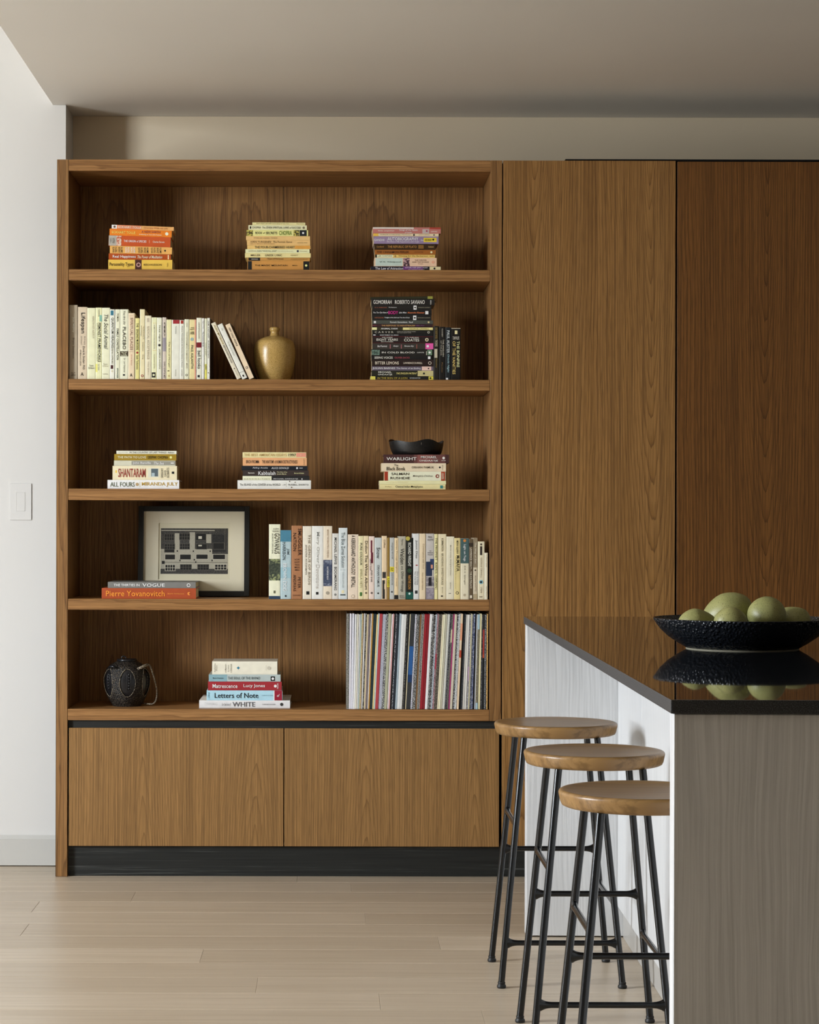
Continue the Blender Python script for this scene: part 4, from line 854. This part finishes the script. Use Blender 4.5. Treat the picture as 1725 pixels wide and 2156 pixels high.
# ------------------------------------------------------------------ record collection
def print_mat(a, b, lo, hi, sc_):
    key = ('rec', a, b, lo, sc_)
    if key not in _pc:
        t = NT('record_spine_' + a); x, y, z = t.xyz()
        oi = t.n('ShaderNodeObjectInfo').outputs['Random']
        v = t.comb(t.math('ADD', t.math('MULTIPLY', x, 1.0), t.math('MULTIPLY', oi, 9.0)), t.math('MULTIPLY', z, 2.2), 0)
        n = t.noise(v, sc_, 2, .5)
        gain = lambda h: tuple(min(.9, v*1.22) for v in lin(h)[:3]) + (1,)
        _pc[key] = t.out(t.ramp(n, [(lo, gain(a)), (hi, gain(b))]), .42, .4)
    return _pc[key]
RC = []     # (share of width, colour, second colour of the printed spine, label bands)
def rec(w, a, b=None, bands=()): RC.append((w, a, b, bands))
for w_, a_, b_ in ((5, '8a8880', '2a2826'), (4, 'd6d4dc', None), (4.5, 'c8c8d4', 'eeeeee'), (3.5, 'dcdcde', None), (3.5, 'd0ccbc', None), (2.5, 'e8e8e4', None), (2.5, 'b8ccc8', None), (3.5, 'c0ac84', '8a7a5a'), (3, 'eeeeea', None), (2.5, '2a2826', 'b8b4a8'), (3.5, 'c4b494', None), (2.5, '8a8088', None), (3, 'f0f0ec', None), (2.6, 'b48a48', None), (5.4, '26383c', '141c1e'), (3, 'dcc48c', None), (2.8, 'b8ccc6', None)): rec(w_, a_, b_)
rec(6, 'b8484e'); rec(6.8, '9a9ca8', 'b8bac4'); rec(4.6, '2a2a2c', 'd8d8d4'); rec(5.6, 'a4a68c', None); rec(3.2, 'ececec'); rec(2.8, 'c89a98'); rec(2.2, '1c1c1e')
rec(3.5, '22262c', 'c8ccd4'); rec(4.5, '2a3038'); rec(4, '9aa8b0'); rec(5, 'd4d6d4', 'f2f2f0'); rec(5, 'c8c8c4'); rec(3.2, '1c1c1c', '8a8a88'); rec(3, '2a2826'); rec(2, 'c8bc9a')
rec(8.4, '2c2e30', '3c3e40', ((.34, .64, '2f5f9c'), (.64, .72, '1f3c68'))); rec(3.4, 'a8a8b4', 'dcdce4'); rec(3, '242424', 'e4e4e0'); rec(3, '3a3834', 'c0c0bc'); rec(3.6, '94704c'); rec(3, '9a9a98', '2c2c2c'); rec(2.6, 'b4b2a8', '4a4a48')
rec(5.2, 'a02832', None); rec(4.8, '8a2029', None); rec(5.2, 'dfe2e2', None); rec(3.2, '2a2a2c', 'e0e0dc'); rec(3.4, '222224', 'dcdcd8'); rec(3.2, '8a94a0', 'd8dce0'); rec(3, 'b08a8e', '4a2c30', ((.42, .58, 'b84858'),)); rec(3.2, '3a342e', '9a9284'); rec(3.2, '4a443c', '8a8478')
rec(3.2, 'd8ceb0'); rec(3.2, 'e0d8bc', None); rec(3.4, 'b8b4a0'); rec(5.4, 'c0c0b8', 'd8d8d0'); rec(3.4, '1e1e20', '8a8c90'); rec(3.6, '77746c', '2c2a28', ((.16, .3, 'c8bca0'),)); rec(3, 'b8487c', None); rec(5.4, 'c4bca8'); rec(3, '1e1e1e', 'f0f0ec'); rec(5.2, '9a9c9c', 'd8dadc'); rec(4.6, 'd8c2a4', None, ((.1, .28, 'd89878'), (.38, .46, 'c04c34')))
rec(3.4, '1a1a1c'); rec(3, '26282c', '55585c'); rec(4.2, 'c8c4bc'); rec(4, 'd8d6d0'); rec(3.6, '8a8a90', 'd0d0d4', ((.55, .7, 'b8a0b4'),)); rec(2.8, 'd8d0ac'); rec(3.4, '3c3e44', '9aa0b0'); rec(3, '2a3a6a', 'c0c4cc'); rec(3.4, '3a3c42'); rec(2, 'e4e6e6')
rec(4.8, '8a8470', '3c382e', ((0.0, .16, '9cb8c4'), (.93, 1, '9cb8c4'))); rec(5.2, 'dcd2a8'); rec(2.4, '1c1c1e', '8a8a8c'); rec(4.2, '242628', None, ((.16, .42, 'a8413c'), (.42, .46, 'c05a40'))); rec(4.6, '2a2c2e', 'a8acb0'); rec(3.2, 'cfa868', '6a5434')
tot = sum(r[0] for r in RC); XS0, XS1 = 729.5, 1027.5
lean = [(729, 0), (747, 4.5), (784, 9.4), (871, 10), (933, 11.5), (975, 8), (1006, 4), (1022, 1.2), (1030, .6)]
def ipl(x):
    for (a, va), (b, vb) in zip(lean, lean[1:]):
        if x <= b: return va + (vb-va)*(x-a)/(b-a)
    return lean[-1][1]
Yr = .012; sr = SC(Yr); cur = XS0
rec_mesh = {}
for i, (wd, a, b, bands) in enumerate(RC):
    w = wd/tot*(XS1-XS0); nx = cur + w
    o0, o1 = ipl(cur), ipl(nx)
    wtop = nx + o1 - cur - o0
    Tk = max(.0022, min(w, wtop)/sr - .0005)
    H = .3145 + random.uniform(-.0012, .0016)
    P0 = PW(cur, 1494, Yr); an = math.atan2(o0, 202)
    xx = P0.x + .0002
    mw = Matrix.Translation((xx, Yr + random.uniform(0, .003), ZS[4]+.0004 + Tk*math.sin(an))) @ Matrix.Rotation(an, 4, 'Y')
    r = tag(empty('vinyl_record', mat=mw), f"{cname(a)} record sleeve, {ordinal(i+1)} from the left in the record row on the bottom shelf", 'record', 'vinyl records on the bottom shelf')
    bm = bmesh.new(); addbox(bm, 0, Tk, 0, .309, 0, H, min(.0007, Tk*.2))
    build('sleeve', bm, print_mat(a, b or a, .50, .60, 260) if b else paper(a, .4), r, False)
    for (t0, t1, cb) in bands:
        box('label_band', .0001, Tk-.0001, -.00025, .004, H*(1-t1)+.0003, H*(1-t0)-.0003, paper(cb, .4), r, bev=0, world=False)
    cur = nx

# ------------------------------------------------------------------ jug, woven pot, wavy bowl
def smooth_prof(pts, sub=4):
    out = []
    for i in range(len(pts)-1):
        p0, p1, p2, p3 = pts[max(i-1, 0)], pts[i], pts[i+1], pts[min(i+2, len(pts)-1)]
        for k in range(sub):
            t = k/sub
            out.append(tuple(.5*((2*p1[j]) + (-p0[j]+p2[j])*t + (2*p0[j]-5*p1[j]+4*p2[j]-p3[j])*t*t + (-p0[j]+3*p1[j]-3*p2[j]+p3[j])*t**3) for j in (0, 1)))
    out.append(pts[-1]); return [(max(0, a), b) for a, b in out]
Yj = .115; kj = 14.375*SC(Yj)
cj = PW(520 + 838/14.375, 798, Yj); zj = ZS[1] + .0003
jug = tag(empty('stoneware_jug', (cj.x, Yj, zj)), 'mustard speckled stoneware jug with a narrow neck beside the leaning books', 'jug')
pj = [(455, 1862), (505, 1740), (555, 1580), (595, 1400), (618, 1220), (628, 1040), (624, 890), (600, 750), (555, 655), (470, 592), (370, 546), (270, 512), (165, 488)]
pj = smooth_prof([(a/kj, (1862-b)/kj) for a, b in pj])
nb = [(165, 488), (143, 455), (128, 410), (124, 365), (135, 340), (152, 315), (156, 280), (148, 245), (120, 222), (86, 218), (70, 235), (66, 300), (66, 420)]
nb = [(a/kj, (1862-b)/kj) for a, b in nb]
bm = bmesh.new(); lathe(bm, [(0, .001), (.02, 0)] + pj, 72, cj.x, Yj, zj); build('body', bm, M['jug'], jug, True, True, 60)
bm = bmesh.new(); lathe(bm, smooth_prof(nb, 3), 48, cj.x, Yj, zj)
build('neck', bm, M['jug'], jug, True, True, 60)

Yp = .131; kp = 11.5*SC(Yp)
cp = PW(200 + 772/11.5, 1487, Yp); zp = ZS[4] + .0003
pot = tag(empty('woven_pot', (cp.x, Yp, zp)), 'round black lidded pot wrapped in beaded netting with a cord strap', 'pot')
body = smooth_prof([(a/kp, (1345-b)/kp) for a, b in [(325, 1345), (395, 1240), (465, 1110), (520, 960), (548, 800), (552, 680), (530, 550), (470, 430), (380, 345), (275, 285), (235, 262)]], 5)
bm = bmesh.new(); lathe(bm, [(0, .001)] + [(max(0, a-.0018), max(b, .0004)) for a, b in body] + [(0, body[-1][1])], 72, cp.x, Yp, zp)
build('body', bm, M['lacquer'], pot, True, True)
def surf(a, z, off=.0):
    for (r0, z0), (r1, z1) in zip(body, body[1:]):
        if z0 <= z <= z1: rr = r0 + (r1-r0)*(z-z0)/max(1e-9, z1-z0) + off; break
    else: rr = body[-1][0] + off
    return Vector((cp.x + rr*math.cos(a), Yp + rr*math.sin(a), zp + z))
NA, NZ = 168, 64; zmax = body[-1][1]
zc_, hz_, rm = (1345-765)/kp, 335/kp, 552/kp
ha_ = 192/kp/rm; a0 = -math.pi/2 + math.radians(7)
bm = bmesh.new(); gv = {}
def inside(a, z):
    d = ((a - a0 + math.pi/6) % (math.pi/3)) - math.pi/6
    return (d/ha_)**2 + ((z-zc_)/hz_)**2 < 1
for i in range(NA):
    for j in range(NZ+1):
        z = zmax*j/NZ; a = 2*math.pi*i/NA
        gv[i, j] = bm.verts.new(surf(a, z, .0006 + .0008*((i+j) % 2)))
for i in range(NA):
    for j in range(NZ):
        if not inside(2*math.pi*(i+.5)/NA, zmax*(j+.5)/NZ):
            bm.faces.new((gv[i, j], gv[(i+1) % NA, j], gv[(i+1) % NA, j+1], gv[i, j+1]))
for v in list(bm.verts):
    if not v.link_faces: bm.verts.remove(v)
build('netting', bm, M['weave'], pot, True, True)
for m in range(6):
    ac = a0 + m*math.pi/3
    pts = []
    for t in range(41):
        th = 2*math.pi*t/40
        pts.append(surf(ac + ha_*math.cos(th), zc_ + hz_*math.sin(th), .0012))
    bm = bmesh.new(); tube(bm, pts, .0012, 6, cap=False); build('netting_rim', bm, M['cord'], pot, True, True)
    pts = [surf(ac + (.10 if m == 0 else .0), zc_ + hz_*q, -.0002) for q in [v/10 for v in range(-6, 10)]]
    bm = bmesh.new()
    for dx in (-.08, .08):
        pts = [surf(ac + .07 + dx, zc_ + hz_*(v/10), -.0008) for v in range(-5, 8)]
        tube(bm, pts, .0012, 6)
    for v in range(-4, 8, 2):
        c_ = surf(ac + .07, zc_ + hz_*v/10, -.0012)
        tube(bm, [c_ + Vector((0, 0, -.004)), c_, c_ + Vector((0, 0, .004))], [.002, .0034, .002], 8)
    build('carved_rib', bm, M['lacquer'], pot, True, True)
zl = (1345-272)/kp
bm = bmesh.new(); lathe(bm, [(0, zl-.001), (.020, zl-.001), (.0300, zl), (.0335, zl+.0025), (.0340, zl+.006), (.0325, zl+.0082), (.028, zl+.0088), (0, zl+.0088)], 48, cp.x, Yp, zp)
lid = build('lid', bm, M['lacquer'], pot, True, True, 50)
kc = Vector((cp.x - .011, Yp, zp + zl + .0088))
bm = bmesh.new(); tube(bm, [kc + Vector((.008*math.cos(t), 0, .0085*math.sin(t))) for t in [math.pi*q/12 for q in range(13)]], .0022, 8)
build('loop_handle', bm, M['lacquer'], lid, True, True)
def pw2(zx, zy, dy): return PW(200 + zx/11.5, 1370 + zy/11.5, Yp + dy)
cp_ = [pw2(1035, 440, -.068), pw2(1110, 395, -.070), pw2(1200, 350, -.062), pw2(1290, 335, -.05), pw2(1340, 380, -.04), pw2(1385, 500, -.03), pw2(1425, 630, -.02), pw2(1460, 770, -.015), pw2(1488, 900, -.01), pw2(1500, 1030, -.01), pw2(1490, 1150, -.015), pw2(1450, 1250, -.02), pw2(1380, 1290, -.02), pw2(1250, 1285, -.01), pw2(1130, 1270, .0)]
for c_ in cp_: c_.z = max(c_.z, zp + .004)
pts = []
for i in range(len(cp_)-1):
    p0, p1, p2, p3 = cp_[max(i-1, 0)], cp_[i], cp_[i+1], cp_[min(i+2, len(cp_)-1)]
    for k in range(8):
        t = k/8
        pts.append(.5*((2*p1) + (-p0+p2)*t + (2*p0-5*p1+4*p2-p3)*t*t + (-p0+3*p1-3*p2+p3)*t**3))
pts.append(cp_[-1])
bm = bmesh.new(); rads = [.0025 + .0006*math.sin(i*1.6) for i in range(len(pts))]; tube(bm, pts, rads, 8)
build('strap', bm, M['cord'], pot, True, True)
bm = bmesh.new(); tube(bm, [pw2(1030, 445, -.069), pw2(1150, 395, -.069), pw2(1280, 345, -.052)], [.0042, .0048, .004], 10); build('strap_loop', bm, M['cord'], pot, True, True)
bm = bmesh.new(); tube(bm, [pw2(340, 420, -.055), pw2(375, 380, -.06), pw2(440, 385, -.066), pw2(480, 410, -.068)], .004, 8); build('strap_loop', bm, M['lacquer'], pot, True, True)

Yb = .085; cb_ = PW(878, 956, Yb); zb_ = zWar + .0002
wb = tag(empty('wavy_bowl', (cb_.x, Yb, zb_)), 'small black bowl with a wavy rim on top of the book stack', 'bowl')
sb = SC(Yb)
def wave(a): return .0034*math.sin(5*a + 1.0) + .0020*math.sin(3*a - .5) + .0034*max(0, math.cos(a - math.pi))**6
def wd_(p, a):
    k = p.z/.044
    sx = 1 + (.03 if p.x < 0 else -.02)*k
    return Vector((p.x*sx, p.y*.82, p.z + wave(a)*max(0, k-.4)*2.2))
bm = bmesh.new()
hb = 28/sb
lathe(bm, [(0, .0003), (.074, .0003), (.080, .003), (.0845, .012), (.088, .025), (.0905, .037), (.0912, hb), (.0892, hb), (.087, .034), (.081, .014), (.072, .0045), (0, .004)], 96, cb_.x, Yb, zb_, deform=wd_)
build('body', bm, M['leather_bowl'], wb, True, True, 60)
st = []
for t in range(9):
    z = .003 + .036*t/8; r = .0745 + .0175*(t/8)
    st.append(Vector((cb_.x + .012, Yb - r*.82*.99, zb_ + z)))
bm = bmesh.new(); tube(bm, st, .0007, 6); build('stitched_seam', bm, paper('77706a'), wb, True, True)

# ------------------------------------------------------------------ framed photograph leaning at the back
Yf = .215; sf = SC(Yf)
a = PW(290.5, 1066.5, Yf); b = PW(525, 1257, Yf)
FW, FH = b.x - a.x, a.z - ZS[3] - .0006
tilt = math.radians(6)
fr_m = Matrix.Translation((a.x, Yf, ZS[3]+.0020)) @ Matrix.Rotation(-tilt, 4, 'X')
pf = tag(empty('picture_frame', mat=fr_m), 'black framed monochrome photograph of a building facade with an ivory mount', 'picture')
bw = .0178
FH = FH/math.cos(tilt)
for q in ((0, bw, 0, FH), (FW-bw, FW, 0, FH), (bw, FW-bw, 0, bw), (bw, FW-bw, FH-bw, FH)):
    box('frame_rail', q[0]+.0001, q[1]-.0001, -.010, .012, q[2]+.0001, q[3]-.0001, M['frame'], pf, bev=.0008, world=False)
zx = lambda v: (v/4.792 + 200)        # columns and rows of the enlarged crop
def fxy(u, v):
    p = PW(200 + u/4.792, 1055 + v/4.792, Yf)
    return p.x - a.x, (p.z - ZS[3])/math.cos(tilt)
ix0, iz1 = fxy(638, 228); ix1, iz0 = fxy(1358, 797)
m_ = bw
for q in ((m_, ix0, m_, FH-m_), (ix1, FW-m_, m_, FH-m_), (ix0, ix1, m_, iz0), (ix0, ix1, iz1, FH-m_)):
    pass
bm = bmesh.new()
for q in ((m_, ix0, m_, FH-m_), (ix1, FW-m_, m_, FH-m_), (ix0, ix1, m_, iz0), (ix0, ix1, iz1, FH-m_)):
    addbox(bm, q[0]+.00005, q[1]-.00005, -.001, .0015, q[2]+.00005, q[3]-.00005)
build('mount', bm, M['mat'], pf, False)
box('backing', m_, FW-m_, .0036, .0085, m_, FH-m_, M['frame'], pf, bev=0, world=False)
box('paper', m_+.02, FW-m_-.02, .0018, .003, m_+.02, FH-m_-.02, plaster('photo_paper', 'd2caae', .6, 0), pf, bev=0, world=False)
def pr(name, u0, v0, u1, v1, mat, lay):
    x0, z1 = fxy(u0, v0); x1, z0 = fxy(u1, v1)
    box(name, x0, x1, .0016-.00012*lay, .00195, z0, z1, mat, pr_root, bev=0, world=False)
g1 = speck('photo_dark_brick', '1c1b18', '5a564e', 520, .42, .7, .5)
g2 = speck('photo_pale_stone', 'a8a290', '5a564c', 620, .55, .72, .5)
g3 = speck('photo_shadow', '141412', '2e2c28', 300, .5, .7, .5)
x0, z1 = fxy(660, 280); x1, z0 = fxy(1340, 742)
pr_root = box('photograph', x0, x1, .0016, .0021, z0, z1, g1, pf, bev=0, world=False)
dk, md, lt = paper('1a1917'), paper('5a564c'), paper('b4ae9c')
pr('print', 660, 488, 1180, 690, g2, 1); pr('print', 1180, 540, 1340, 690, g2, 1); pr('print', 800, 330, 850, 490, g2, 1); pr('print', 950, 320, 1005, 490, g2, 1)
pr('print', 1180, 345, 1320, 520, g3, 1); pr('print', 1120, 340, 1170, 430, g2, 1)
pr('print', 665, 298, 1205, 306, lt, 2); pr('print', 900, 312, 1200, 318, md, 2); pr('print', 1305, 285, 1312, 500, md, 2); pr('print', 690, 622, 1335, 628, md, 3)
wins = [(700, 340, 790, 400), (850, 335, 950, 395), (1015, 335, 1115, 400), (700, 440, 800, 490), (855, 438, 950, 490), (1020, 440, 1125, 490), (1190, 430, 1300, 490),
        (700, 495, 795, 522), (705, 545, 805, 595), (855, 545, 965, 595), (1020, 545, 1135, 590), (1190, 545, 1310, 592), (708, 650, 805, 708), (860, 648, 970, 700), (1035, 648, 1145, 700), (1210, 648, 1325, 698)]
for i, (u0, v0, u1, v1) in enumerate(wins):
    pr('print', u0-4, v0-4, u1+4, v1+4, lt if i in (8, 9, 10, 11, 12, 15) else md, 3)
    pr('print', u0, v0, u1, v1, dk, 4)
    if i in (0, 1, 3, 4, 12, 13, 14, 15):
        for k in range(1, 4): pr('print', u0+(u1-u0)*k/4-2, v0, u0+(u1-u0)*k/4+2, v1, lt if i in (12, 15) else md, 5)
        pr('print', u0, (v0+v1)/2-2, u1, (v0+v1)/2+2, lt if i in (12, 15) else md, 5)
pr('print', 1040, 360, 1075, 388, lt, 5); pr('print', 1040, 448, 1075, 462, lt, 5); pr('print', 672, 610, 700, 640, dk, 5)
for u, v in ((828, 510), (990, 512), (1160, 512), (855, 605), (1000, 598), (1015, 622), (1180, 605)): pr('print', u-6, v-8, u+6, v+8, dk, 5)

# ------------------------------------------------------------------ lettering
tmp = []
cache = {}
for (s, *_rest) in TEXTS:
    it = _rest[-1]
    if (s, it) in cache: continue
    cu = bpy.data.curves.new('lettering', 'FONT'); cu.body = s; cu.resolution_u = 2; cu.fill_mode = 'FRONT'
    cu.shear = .3 if it else 0; cu.offset = .006
    o = bpy.data.objects.new('lettering', cu); COL.objects.link(o); cache[(s, it)] = o; tmp.append((o, cu))
bpy.context.view_layer.update()
dg = bpy.context.evaluated_depsgraph_get()
mesh0 = {k: bpy.data.meshes.new_from_object(o.evaluated_get(dg)) for k, o in cache.items()}
for o, cu in tmp:
    bpy.data.objects.remove(o); bpy.data.curves.remove(cu)
for s, root, xa, xb, za, zb2, y, mat, rotd, it in TEXTS:
    me0 = mesh0[(s, it)]
    if not len(me0.vertices): continue
    vs = [v.co for v in me0.vertices]
    lo = (min(v.x for v in vs), min(v.y for v in vs)); hi = (max(v.x for v in vs), max(v.y for v in vs))
    dx, dy = max(1e-6, hi[0]-lo[0]), max(1e-6, hi[1]-lo[1])
    me = me0.copy(); me.name = 'lettering'; me.materials.clear(); me.materials.append(mat)
    for v, c in zip(me.vertices, vs):
        u, w_ = (c.x-lo[0])/dx, (c.y-lo[1])/dy
        if rotd: v.co = (xb - (xb-xa)*w_, y, za + (zb2-za)*u)
        else: v.co = (xa + (xb-xa)*u, y, za + (zb2-za)*w_)
    link('lettering', me, mat, root)
for me in mesh0.values(): bpy.data.meshes.remove(me)
